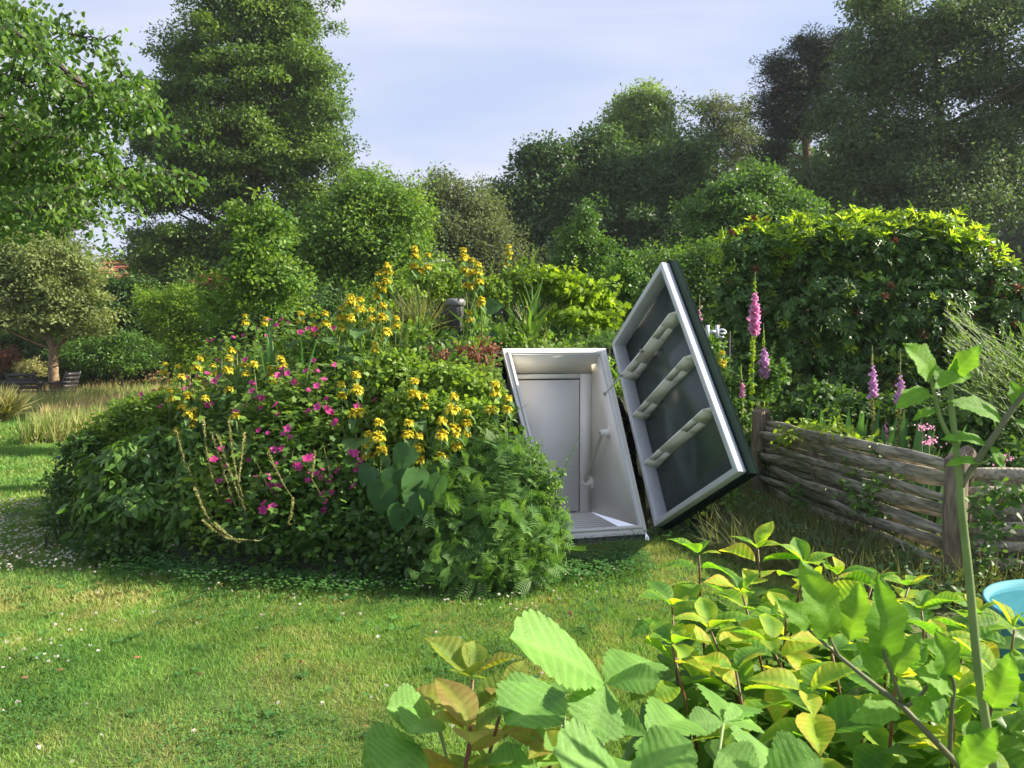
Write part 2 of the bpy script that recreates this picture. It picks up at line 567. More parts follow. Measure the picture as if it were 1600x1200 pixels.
M['seed'] = leaf_mat('seed', [(.17, .2, .06), (.27, .28, .10), (.36, .32, .15)], .3, .7)
M['whitefl'] = leaf_mat('whitefl', [(.62, .60, .52), (.7, .68, .6), (.66, .55, .52)], .3, .7, tint=(1, 1, .9))
M['yelfl'] = leaf_mat('yelfl', [(.7, .5, .02), (.75, .55, .03)], .3, .7, tint=(1, 1, .6))
M['bluefl'] = leaf_mat('bluefl', [(.08, .08, .35), (.14, .14, .45)], .3, .7, tint=(1, 1, 1))
M['h_leaf'] = leaf_mat('h_leaf', [(.045, .13, .018), (.07, .18, .02), (.14, .26, .022), (.28, .37, .028), (.40, .34, .05)], .55, .42, tint=(1.5, 1.45, .5), veins=.28, objvar=.7)
M['h_bronze'] = leaf_mat('h_bronze', [(.07, .13, .02), (.12, .18, .025), (.20, .22, .03), (.24, .18, .05)], .5, .42, tint=(1.5, 1.35, .5), veins=.3, objvar=.7)
M['h_leaf_dark'] = leaf_mat('h_leaf_dark', [(.03, .085, .018), (.05, .12, .022), (.09, .17, .03)], .5, .38, tint=(1.5, 1.5, .5), veins=.25, objvar=.5)
M['straw'] = leaf_mat('straw', [(.065, .16, .03), (.10, .22, .04), (.15, .29, .055)], .42, .45, tint=(1.5, 1.4, .45), veins=.4, objvar=.4)
M['tomato'] = leaf_mat('tomato', [(.06, .17, .02), (.10, .23, .025), (.15, .29, .03)], .5, .5, tint=(1.4, 1.3, .45), veins=.3, objvar=.4)
M['t_stem'] = mat('t_stem', (.17, .25, .08), .6, .15, 20, .1)
M['t_stem2'] = mat('t_stem2', (.13, .14, .07), .6, .2, 20, .1)
wm = bpy.data.materials.new('water')
wm.use_nodes = True
sockets(wm.node_tree.nodes['Principled BSDF'], Base_Color=(.05, .22, .27, 1), Roughness=.08, IOR=1.33)
_n = N(wm.node_tree, 'ShaderNodeTexNoise'); _n.inputs['Scale'].default_value = 9
_b = N(wm.node_tree, 'ShaderNodeBump'); _b.inputs['Strength'].default_value = .25; _b.inputs['Distance'].default_value = .01
wm.node_tree.links.new(_n.outputs[0], _b.inputs['Height'])
wm.node_tree.links.new(_b.outputs[0], wm.node_tree.nodes['Principled BSDF'].inputs['Normal'])
M['water'] = wm

# ------------------------------------------------------------------ air
def haze():
    mb = MB(); mb.box((0, 28, 11), 110, 76, 26)
    m = bpy.data.materials.new('haze'); m.use_nodes = True
    t = m.node_tree
    for n in list(t.nodes): t.nodes.remove(n)
    o = N(t, 'ShaderNodeOutputMaterial'); v = N(t, 'ShaderNodeVolumePrincipled')
    v.inputs['Color'].default_value = (.9, .95, 1, 1)
    v.inputs['Density'].default_value = .0005
    v.inputs['Anisotropy'].default_value = .1
    t.links.new(v.outputs[0], o.inputs['Volume'])
    tag(mb.build('haze', m), kind='stuff')
if True:
    haze()

# ------------------------------------------------------------------ ground
def ground():
    # one sheet: fine around the garden, stretched out to the horizon
    t = np.linspace(-1, 1, 121)
    g = np.sign(t) * (np.abs(t) * 16 + np.abs(t) ** 9 * 500)
    X, Y = np.meshgrid(g, g + 10)
    Z = 0.012 * np.sin(X * 1.3) * np.cos(Y * 1.1) - 0.012
    V = np.stack([X, Y, Z], -1).reshape(-1, 3)
    n = len(t)
    i, j = np.meshgrid(np.arange(n - 1), np.arange(n - 1))
    a = (i + j * n).ravel()
    F = np.stack([a, a + 1, a + n + 1, a + n], -1)
    gi = lambda v, o: int(np.argmin(np.abs(g + o - v)))
    i0, i1, j0, j1 = gi(-1.2, 0), gi(1.7, 0), gi(5.8, 10), gi(8.7, 10)
    hole = ((i >= i0) & (i < i1) & (j >= j0) & (j < j1)).ravel()
    F = F[~hole]
    fx = np.linspace(g[i0], g[i1], 61); fy = np.linspace(g[j0] + 10, g[j1] + 10, 61)
    X2, Y2 = np.meshgrid(fx, fy)
    Z2 = np.full_like(X2, -.012)
    V2 = np.stack([X2, Y2, Z2], -1).reshape(-1, 3)
    i, j = np.meshgrid(np.arange(60), np.arange(60))
    a = (i + j * 61).ravel()
    F2 = np.stack([a, a + 1, a + 62, a + 61], -1)
    c = V2[F2].mean(1)
    F2 = F2[~in_tunnel(c[:, 0], c[:, 1], c[:, 2])]
    F = np.concatenate([F, F2 + len(V)]); V = np.concatenate([V, V2])
    tag(ob('lawn', mesh_np('lawn', V, F, M['lawn_soil'], True)), kind='structure')

# hatch geometry (rectangular mouth leaning back into the mound, lid swung out to the right)
BL, BR = Vector((.308, 5.998, .05)), Vector((1.128, 6.21, .05))
TL, TR = Vector((-.091, 6.886, 1.577)), Vector((.887, 7.139, 1.577))
E_ = (BR - BL).normalized()
U_ = ((TL + TR) / 2 - (BL + BR) / 2).normalized()
NO = U_.cross(E_); NO = NO if NO.y < 0 else -NO
NO.normalize()
BACK = Vector((-E_.y, E_.x, 0)).normalized()

def in_tunnel(x, y, z):
    p = np.stack([x - BR.x, y - BR.y], -1)
    s = p @ np.array([E_.x, E_.y])
    d = p @ np.array([BACK.x, BACK.y])
    return (s > -1.04) & (s < .04 + .13 * np.clip(d, 0, 2)) & (d > -.02) & (d < 1.16) & (z < np.where(d < .9, 9, 1.55))

ground()
def mound():
    xs = np.arange(-4.3, 6.3, .05)
    ys = np.arange(4.8, 12.2, .05)
    X, Y = np.meshgrid(xs, ys)
    Z = mound_h(X, Y)
    bump = np.array([[mnoise.noise((x * 2.2, y * 2.2, 0)) for x in xs] for y in ys])
    Z = Z + np.where(Z > .02, .05 * bump, 0) - .04 * (Z < .01)
    n = len(xs)
    i, j = np.meshgrid(np.arange(n - 1), np.arange(len(ys) - 1))
    a = (i + j * n).ravel()
    F = np.stack([a, a + 1, a + n + 1, a + n], -1)
    V = np.stack([X, Y, Z], -1).reshape(-1, 3)
    c = V[F].mean(1)
    keep = ~in_tunnel(c[:, 0], c[:, 1], c[:, 2]) & (V[F][:, :, 2].max(1) > -.03)
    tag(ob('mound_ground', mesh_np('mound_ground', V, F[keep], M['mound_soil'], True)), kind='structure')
mound()

# ------------------------------------------------------------------ grass (nobody could count it)
def patchy(x, y, s=1.0, o=0.0):
    return np.array([mnoise.noise((a * s + o, b * s, o)) for a, b in zip(x, y)])
def lawn_region(n, x0, x1, y0, y1, fn=None):
    x = rng.uniform(x0, x1, n)
    y = rng.uniform(y0, y1, n)
    k = np.abs(x) < (y * .70 + .3)
    k &= mound_h(x, y) < .06
    if fn is not None:
        k &= fn(x, y)
    return x[k], y[k]
def in_meadow(x, y):
    return (y > 12.3 + .5 * np.sin(x * 1.7)) & ((x > -.64 * y + .3 * np.sin(y)) | (y > 18.5)) & (x < 4)
def grass():
    mb = MB()
    def put(x, y, ln, wd, tint=0.0):
        n = len(x)
        v = .5 + .35 * patchy(x, y, .8, 3.1) + .3 * patchy(x, y, 2.2, 6) + .35 * patchy(x, y, 7.0, 1.7) + tint
        d = np.stack([rng.normal(0, .75, n), rng.normal(0, .75, n), np.full(n, 1.0)], -1)
        nr = rdir(n) * [1, 1, .1]
        tm = (BLADE1[0] * [wd, 1, 1], BLADE1[1])
        mb.leaves(tm, np.stack([x, y, np.full(n, -.012)], -1), d, nr, ln * rng.uniform(.5, 1.35, n), v, .3)
    x, y = lawn_region(420000, -3.6, 2.0, 2.55, 4.6); x = x[:220000]; y = y[:220000]
    put(x, y, .036, 1.5)
    x, y = lawn_region(240000, -4.6, 3.3, 4.6, 7.2); x, y = x[:100000], y[:100000]
    put(x, y, .042, 2.3)
    x, y = lawn_region(240000, -10, -2.2, 7.2, 13.5, lambda x, y: ~in_meadow(x, y)); x, y = x[:50000], y[:50000]
    put(x, y, .06, 3.8, .05)
    x, y = lawn_region(60000, -17, -7.5, 12, 22, lambda x, y: ~in_meadow(x, y)); x, y = x[:25000], y[:25000]
    put(x, y, .09, 4.5, .1)
    x, y = lawn_region(60000, 1.4, 5, 6.5, 12); x, y = x[:14000], y[:14000]
    put(x, y, .08, 2.0, .0)
    tag(mb.build('lawn_grass', M['l_lawn']), kind='stuff')
    # clover leaves: a dark green fringe round the foot of the mound and loose patches in the lawn
    mb = MB()
    x = rng.uniform(-4.8, 2.6, 90000); y = rng.uniform(2.6, 7.6, 90000)
    r2 = ((x + .85) / 3.1) ** 2 + ((y - 7.75) / 2.75) ** 2
    dens = np.exp(-((r2 - 1.02) / .22) ** 2) * (x < 1.0)
    pt = patchy(x, y, 1.2, 9.3)
    dens = np.maximum(dens, (pt > .28) * .35)
    dens = np.maximum(dens, ((x < -2.3) & (y > 4.9)) * .25)
    k = (rng.uniform(0, 1, len(x)) < dens * .95) & (np.abs(x) < y * .7 + .2)
    x, y, r2 = x[k], y[k], r2[k]
    hh = np.where(r2 < 1.25, .075, .025)
    n = len(x)
    for q in range(3):
        a = rng.uniform(0, 6.28, n) * 0 + q * 2.09 + rng.uniform(0, 2, n)
        d = np.stack([np.cos(a), np.sin(a), rng.uniform(-.1, .4, n)], -1)
        mb.leaves((OVAL[0] * [1.35, 1, 1], OVAL[1]) if False else (A_([[0, 0, 0], [.4, .6, .05], [0, 1, 0], [-.4, .6, .05]]), LEAF4[1]),
                  np.stack([x, y, mound_h(x, y) + hh * rng.uniform(.3, 1.3, n)], -1), d, np.tile([0, 0, 1.], (n, 1)) + .3 * rdir(n), np.where(r2 < 1.3, .024, .015), .5 + .5 * patchy(x, y, 2, 5), .3)
    tag(mb.build('clover_leaves', M['l_clover']), kind='stuff')
    # clover flower heads
    mb = MB()
    n0 = 16000
    x = rng.uniform(-5.6, 2.0, n0); y = rng.uniform(2.7, 8.2, n0)
    r2 = ((x + .85) / 3.1) ** 2 + ((y - 7.75) / 2.75) ** 2
    dens = np.exp(-((r2 - 1.1) / .16) ** 2) * .3 * ((x > -2.6) & (x < .6))
    dens = np.maximum(dens, ((x < -2.4) & (y > 5.2) & (y < 7.5)) * (.16 + .8 * (patchy(x, y, 1.6, 2.2) > .05)) * (r2 > .98))
    dens = np.maximum(dens, .018 + .09 * (patchy(x, y, 1.1, 7.7) > .3))
    k = (rng.uniform(0, 1, n0) < dens) & (r2 > .93) & (np.abs(x) < y * .7 + .2)
    x, y = x[k], y[k]
    for q in range(len(x)):
        z = rng.uniform(.03, .085)
        c = A_([x[q], y[q], z + H(x[q], y[q])])
        m = 9
        d = rdir(m); d[:, 2] = np.abs(d[:, 2]) + .15
        mb.leaves((LEAF4[0] * [1.6, 1, 1], LEAF4[1]), np.tile(c, (m, 1)), d, rdir(m), rng.uniform(.009, .0145), rng.uniform(.2, .9))
    tag(mb.build('clover_flowers', M['whitefl']), kind='stuff')
    # broad-leaved weeds and a few dead leaves in the turf
    mb = MB(); md = MB()
    for q in range(150):
        x = rng.uniform(-3.2, 1.4); y = rng.uniform(2.8, 5.6)
        if H(x, y) > .03: continue
        m = int(rng.integers(4, 9)); a = rng.uniform(0, 6.28, m)
        mb.leaves(OVAL, np.tile([x, y, .012], (m, 1)) + rng.normal(0, .006, (m, 3)) * [1, 1, .3], np.stack([np.cos(a), np.sin(a), np.full(m, .35)], -1), np.tile([0, 0, 1.], (m, 1)) + .3 * rdir(m), rng.uniform(.022, .045), rng.uniform(.2, .9), .1)
    for q in range(46):
        x = rng.uniform(-3.2, 1.6); y = rng.uniform(2.8, 5.4)
        md.leaves(OVAL, A_([[x, y, .028]]), rdir(1) * [1, 1, .2], A_([[0, 0, 1.]]) + .4 * rdir(1), rng.uniform(.02, .04), rng.uniform(.2, 1.))
    tag(mb.build('lawn_weeds', M['l_clover']), kind='stuff')
    tag(md.build('fallen_leaves', M['l_brown']), kind='stuff')
    # tall hay meadow on the left
    mb = MB()
    n = 190000
    x = rng.uniform(-24, 1.5, n); y = 12 + 26 * rng.uniform(0, 1, n) ** 1.7
    k = in_meadow(x, y) & (x > -y * .72)
    x, y = x[k], y[k]; n = len(x)
    t = np.clip(.45 + .6 * patchy(x, y, .5, 4.4) + (y - 16) * .03, 0, 1)
    d = np.stack([rng.normal(.12, .3, n), rng.normal(0, .3, n), np.ones(n)], -1)
    hgt = rng.uniform(.3, .62, n) * (1 + .25 * patchy(x, y, .8, 1))
    mb.leaves((BLADE1[0] * [.75, 1, 1.2], BLADE1[1]), np.stack([x, y, 0 * x], -1), d, rdir(n) * [1, 1, .1], hgt, t, .25)
    tag(mb.build('meadow_grass', M['l_meadow']), kind='stuff')
    # rough grass and weeds in front of and under the fence
    mb = MB()
    for (n, x0, x1, y0, y1, hh, fn) in ((16000, 1.15, 3.6, 4.5, 8.2, .26, lambda x, y: (x > 1.75 + .25 * np.sin(y * 3))), (9000, 2.9, 5.5, 3.6, 6.0, .2, lambda x, y: x > 0), (12000, 1.3, 5.5, 7.6, 10, .32, lambda x, y: x > 0)):
        x = rng.uniform(x0, x1, n); y = rng.uniform(y0, y1, n)
        k = fn(x, y); x, y = x[k], y[k]; m = len(x)
        d = np.stack([rng.normal(-.1, .5, m), rng.normal(-.15, .5, m), np.ones(m)], -1)
        mb.leaves((BLADE[0] * [.8, 1, 1.6], BLADE[1]), np.stack([x, y, mound_h(x, y)], -1), d, rdir(m) * [1, 1, .1], hh * rng.uniform(.4, 1.4, m), .4 + .5 * patchy(x, y, 1.5, 8), .3)
    tag(mb.build('rough_grass', M['l_wild']), kind='stuff')
    mb = MB()
    n = 9000
    x = rng.uniform(2.0, 4.9, n); y = rng.uniform(3.9, 7.2, n)
    k = (patchy(x, y, 1.8, 6) > -.05) & (x > 2.2 + .12 * (7.5 - y) - .35)
    x, y = x[k], y[k]; m = len(x)
    mb.leaves(OVAL, np.stack([x, y, rng.uniform(.02, .26, m)], -1), rdir(m) * [1, 1, .4] + [0, 0, .2], rdir(m) * .6 + [0, -.2, .8], rng.uniform(.03, .06, m), .5 + .6 * patchy(x, y, 3, 6), .25)
    tag(mb.build('weed_undergrowth', M['l_dark']), kind='stuff')
    # tiny yellow flowers in the clover by the mound
    for (px, py, yy, lab) in ((400, 918, 5.0, 'small yellow flower in the clover below the mound, right one of two'), (346, 925, 4.97, 'small yellow flower in the clover below the mound, left one of two')):
        p = G0(px, py)
        t = thing('buttercup', lab, 'flower', (p.x, p.y, 0), 'yellow flowers in the clover')
        b = MB(); b.tube([p, p + Vector((0, 0, .05))], .0015, 4); b.build('stem', M['stem'], t)
        b = MB()
        d = A_([[math.cos(a), math.sin(a), .4] for a in np.arange(6) * 1.047])
        b.leaves((LEAF4[0] * [2, 1, 1], LEAF4[1]), np.tile(A_([p.x, p.y, .05]), (6, 1)), d, np.tile([0, 0, 1.], (6, 1)), .013)
        b.build('flower', M['yelfl'], t)
def G0(px, py, z=0):
    d = ray(px, py)
    s = (z - EYE) / d.z
    return Vector((d.x * s, d.y * s, z))
grass()

# ------------------------------------------------------------------ garden cellar hatch
def hatch():
    t = thing('cellar_hatch', 'white moulded earth cellar hatch with its dark green lid swung open to the right', 'cellar hatch', tuple((BL + BR) / 2))
    def lerp4(u, v):
        return (BL * (1 - u) + BR * u) * (1 - v) + (TL * (1 - u) + TR * u) * v
    def ring(mb, o0, o1, h0, h1, s0=0.0):
        """frame ring between inset o0 and o1 (metres), between heights h0,h1 along NO"""
        Wd, Ln = .92, 1.77
        def q(o, h):
            u, v = o / Wd, o / Ln
            return [lerp4(u, v) + NO * h, lerp4(1 - u, v) + NO * h, lerp4(1 - u, 1 - v) + NO * h, lerp4(u, 1 - v) + NO * h]
        A, B, C, D = q(o0, h0), q(o0, h1), q(o1, h1), q(o1, h0)
        V = A + B + C + D
        F = []
        for i in range(4):
            j = (i + 1) % 4
            F += [[i, j, 4 + j, 4 + i], [4 + i, 4 + j, 8 + j, 8 + i], [8 + i, 8 + j, 12 + j, 12 + i], [12 + i, 12 + j, j, i]]
        mb.add([tuple(v) for v in V], A_(F))
        return q
    mb = MB()
    q = ring(mb, 0.0, .034, -.05, .0)
    ring(mb, .036, .058, -.05, .016)
    fr = mb.build('frame', M['white'], t)
    bv = fr.modifiers.new('bevel', 'BEVEL'); bv.width = .006; bv.segments = 2; bv.limit_method = 'ANGLE'
    mb = MB()
    ring(mb, .0585, .064, -.04, .004)
    mb.build('gasket', M['alu'], t)
    # inner shell
    a, b, c, d = q(.0645, -.02)
    bTR = P(924, 583, 7.27)
    bTL = P(793, 583, 7.08)
    bBR = Vector((bTR.x, bTR.y, -.012)); bBL = Vector((bTL.x, bTL.y, -.012))
    aF = Vector((a.x, a.y, -.02)); bF = Vector((b.x, b.y, -.02))
    mb = MB()
    nse = 1
    mb.quad(d, c, bTR, bTL)                      # ceiling slope
    fl_a = bBL + BACK * .02; fl_b = bBR + BACK * .02
    mb.quad(b, bBR + Vector((0, 0, 0)), bTR, c)  # right wall
    mb.quad(a, d, bTL, bBL)                      # left wall
    sh = mb.build('tunnel_shell', M['cream'], t)
    so = sh.modifiers.new('solid', 'SOLIDIFY'); so.thickness = .012; so.offset = 0
    mb = MB()
    mb.quad(Vector((a.x, a.y, .0)), Vector((b.x, b.y, .0)), fl_b, fl_a)
    mb.build('floor_pan', M['white'], t)
    mb = MB()
    g0, g1 = a + E_ * .01 + BACK * .07, b - E_ * .13 + BACK * .07
    mb.quad((g0.x, g0.y, .02), (g1.x, g1.y, .02), (g1.x + BACK.x * .46, g1.y + BACK.y * .46, .02), (g0.x + BACK.x * .46, g0.y + BACK.y * .46, .02))
    mb.build('grate_gap_dark', M['seal'], t)  # black sheet put under the bars so the gaps between them look dark
    # grate: separate bars across the sill
    gs = a + E_ * .03 + Vector((0, 0, -.0))
    wid = (b - a).length - .16
    rx = Matrix((E_, BACK, Vector((0, 0, 1)))).transposed()
    for k in range(6):
        m2 = MB()
        c0 = a + E_ * (.02 + wid / 2) + BACK * (.12 + k * .07)
        m2.box(tuple(Vector((c0.x, c0.y, .05))), wid, .034, .014, rx)
        m2.build('grate_bar', M['white'], t)
    # door wall
    w0 = (bTR - bTL); ew = w0.normalized(); upv = Vector((0, 0, 1)); nb = ew.cross(upv); nb = nb if nb.y < 0 else -nb
    def onwall(px, py, off=0):
        d_ = ray(px, py); o = Vector((0, 0, EYE))
        s = ((bTR + nb * off) - o).dot(nb) / d_.dot(nb)
        return o + d_ * s
    dl, dr = onwall(806, 700, .03), onwall(903.5, 700, .03)
    ztop = onwall(850, 595, .03).z
    s0 = (bTL - bTR).dot(ew)
    def wp(s, z, off):
        v = bTR + ew * s + nb * off
        return Vector((v.x, v.y, z))
    sl, sr = (dl - bTR).dot(ew), (dr - bTR).dot(ew)
    mb = MB()
    zt = bTR.z - .005
    zb = -.006
    def slab(mb, s0, s1, z0, z1, o0, o1):
        mb.hexa([tuple(wp(s0, z0, o0)), tuple(wp(s1, z0, o0)), tuple(wp(s1, z0, o1)), tuple(wp(s0, z0, o1)),
                 tuple(wp(s0, z1, o0)), tuple(wp(s1, z1, o0)), tuple(wp(s1, z1, o1)), tuple(wp(s0, z1, o1))])
    slab(mb, sr + .016, -.004, zb, zt, 0, .02)
    slab(mb, s0 + .004, sl - .016, zb, zt, 0, .02)
    slab(mb, sl - .016, sr + .016, ztop + .018, zt, 0, .02)
    fr2 = mb.build('door_surround', M['white'], t)
    mb = MB(); slab(mb, s0 + .01, -.01, zb, zt, -.02, -.002); mb.build('door_gap_shadow', M['seal'], t)  # dark slab added behind the door to draw its edge shadow as a line
    mb = MB(); slab(mb, sl - .006, sr + .006, zb + .01, ztop + .005, 0, .016)
    dp = mb.build('door', M['doorgrey'], t)
    # hand rail on the right wall
    wn = (bBR - b).cross(c - b).normalized(); wn = wn if wn.x < 0 else -wn
    def onr(px, py, off):
        d_ = ray(px, py); o = Vector((0, 0, EYE))
        s = ((b + wn * off) - o).dot(wn) / d_.dot(wn)
        return o + d_ * s
    p1, p2 = onr(941, 676, .075), onr(913, 755, .075)
    mb = MB(); mb.tube([p1 + (p1 - p2) * .02, p1, p2, p2 - (p1 - p2) * .02], .015, 12)
    hr = mb.build('hand_rail', M['rail_grey'], t, True)
    for p in (p1, p2):
        mb = MB()
        mb.tube([p + wn * .02, p - wn * .072], [.027, .034], 16)
        mb.build('rail_bracket', M['white'], t, True)
        mb = MB(); mb.tube([p - wn * .062, p - wn * .074], .062, 20); mb.build('rail_plate', M['cream'], t, True)
    mb = MB(); mb.tube([p1 + wn * .0205, p1 + wn * .024], .016, 14); mb.build('rail_cap', M['steel'], t)
    # hatch stay: thin arm from the wall to the lid
    A0 = onr(946, 615, .01)
    # small bolts on the sill
    for k in range(6):
        p = lerp4(.12 + k * .15, 0) - NO * .025 - U_ * .003
        mb = MB(); mb.tube([p, p - U_ * .006], .008, 8); mb.build('bolt', M['steel'], t)
    # sill upstand box under the bottom lip
    mb = MB()
    p0 = lerp4(0.0, 0) - NO * .052; p1_ = lerp4(1, 0) - NO * .052
    f0 = Vector((p0.x, p0.y, -.05)); f1 = Vector((p1_.x, p1_.y, -.05))
    bk = BACK * .1
    mb.hexa([tuple(v) for v in (f0, f1, f1 + bk, f0 + bk, p0, p1_, p1_ + bk, p0 + bk)])
    mb.build('sill', M['seal'], t)

    # ---- lid
    hT, hB = P(955, 536, 7.12), P(1022, 823, 6.19)
    fT, fB = P(1033, 409, 6.215), P(1153, 737, 5.298)
    nl = (hT - hB).cross(fB - hB).normalized()
    # interior side faces the camera / left
    if nl.dot(Vector((0, 0, EYE)) - hB) < 0: nl = -nl
    def lp(u, v, h):   # u: hinge->far, v: bottom->top
        return (hB * (1 - u) + fB * u) * (1 - v) + (hT * (1 - u) + fT * u) * v + nl * h
    WL, LL = (fB - hB).length, (hT - hB).length
    def lring(mb, u0, u1, h0, h1):
        def q(o, h):
            a_, b_ = o / WL, o / LL
            return [lp(a_, b_, h), lp(1 - a_, b_, h), lp(1 - a_, 1 - b_, h), lp(a_, 1 - b_, h)]
        V = q(u0, h0) + q(u0, h1) + q(u1, h1) + q(u1, h0)
        F = []
        for i in range(4):
            j = (i + 1) % 4
            F += [[i, j, 4 + j, 4 + i], [4 + i, 4 + j, 8 + j, 8 + i], [8 + i, 8 + j, 12 + j, 12 + i], [12 + i, 12 + j, j, i]]
        mb.add([tuple(v) for v in V], A_(F))
    lid = thing('lid', None, None, tuple(hB - ((BL + BR) / 2)))
    del_keys = [k for k in ('label', 'category') if k in lid.keys()]
    for k in del_keys: del lid[k]
    lid.parent = t
    lid['label'] = 'open lid with pale frame, dark green inside and three slotted ribs'
    LB = hB
    mb = MB(); lring(mb, 0, .045, -.135, 0)
    o = mb.build('lid_frame', M['alu'], lid, org=LB)
    bv = o.modifiers.new('bevel', 'BEVEL'); bv.width = .006; bv.segments = 2; bv.limit_method = 'ANGLE'
    # dark outer skin, a little larger than the frame
    def skin(mb, o_, h0, h1):
        a_, b_ = o_ / WL, o_ / LL
        qs = [(-a_, -b_), (1 + a_, -b_), (1 + a_, 1 + b_), (-a_, 1 + b_)]
        mb.hexa([tuple(lp(u, v, h0)) for u, v in qs] + [tuple(lp(u, v, h1)) for u, v in qs])
    mb = MB()
    lring(mb, -.022, .001, -.150, -.072)
    skin(mb, .021, -.168, -.147)
    o = mb.build('lid_skin', M['lid_skin'], lid, org=LB)
    bv = o.modifiers.new('bevel', 'BEVEL'); bv.width = .008; bv.segments = 2; bv.limit_method = 'ANGLE'
    mb = MB(); skin(mb, -.004, -.145, -.134)
    mb.build('lid_panel', M['lid_green'], lid, org=LB)
    # ribs with two slots
    for (v0, v1) in ((.78, .775), (.555, .555), (.30, .305)):
        mb = MB()
        th = .012
        s0_, s1_ = .053 / WL, 1 - .053 / WL
        h0, h1 = -.134, -.002
        vt = th / LL / 2
        def blk(sa, sb, ha, hb, hb2=None):
            hb2 = hb if hb2 is None else hb2
            va, vb = v0 + (v1 - v0) * sa, v0 + (v1 - v0) * sb
            tl = lambda h: .036 / LL * (h - h1) / (h1 - h0)
            mb.hexa([tuple(lp(sa, va - vt + tl(ha), ha)), tuple(lp(sb, vb - vt + tl(ha), ha)), tuple(lp(sb, vb + vt + tl(ha), ha)), tuple(lp(sa, va + vt + tl(ha), ha)),
                     tuple(lp(sa, va - vt + tl(hb), hb)), tuple(lp(sb, vb - vt + tl(hb2), hb2)), tuple(lp(sb, vb + vt + tl(hb2), hb2)), tuple(lp(sa, va + vt + tl(hb), hb))])
        ha, hb = -.070, -.055
        for s_a, s_b, slot in ((s0_ + .0, .14, 0), (.14, .29, 1), (.29, .60, 0), (.60, .75, 1), (.75, .88, 0)):
            if slot:
                blk(s_a, s_b, h0, ha); blk(s_a, s_b, hb, h1)
            else:
                blk(s_a, s_b, h0, h1)
        blk(.88, s1_, h0, h1, -.06)
        mb.build('lid_rib', M['cream'], lid, org=LB)
    # stay arm
    B0 = lp(.42, .775, .004)
    mb = MB(); mb.tube([A0, A0.lerp(B0, .5) + Vector((0, 0, -.005)), B0], .008, 8)
    mb.build('stay_arm', M['white'], t)
    for p in (A0, A0.lerp(B0, .45), B0):
        mb = MB(); mb.tube([p - nl * .012, p + nl * .012], .016, 10); mb.build('stay_joint', M['steel'], t)
    # hinges
    for v in (.12, .5, .9):
        mb = MB(); mb.tube([lp(-.02, v - .02, -.03), lp(-.02, v + .02, -.03)], .016, 10); mb.build('hinge', M['seal'], t)
hatch()

# ------------------------------------------------------------------ vent pipe
def vent():
    top = P(711.5, 467, 7.75)
    t = thing('vent_pipe', 'grey plastic vent pipe with pale round cap standing in the top of the flower mound', 'vent pipe', (top.x, top.y, H(top.x, top.y)))
    x, y, z = top.x, top.y, top.z
    mb = MB(); mb.lathe([(0, 1.2), (.069, 1.2), (.069, z - .19), (.083, z - .17), (.085, z - .075), (.08, z - .07), (0, z - .07)], (x, y, 0), 28)
    mb.build('pipe', M['pipe'], t, True).modifiers.new('e', 'EDGE_SPLIT').split_angle = math.radians(40)
    mb = MB(); mb.lathe([(0, z - .075), (.088, z - .078), (.104, z - .064), (.106, z - .03), (.096, z - .008), (.08, z), (0, z + .004)], (x, y, 0), 28)
    mb.build('cap', M['pipe_cap'], t, True).modifiers.new('e', 'EDGE_SPLIT').split_angle = math.radians(50)
vent()

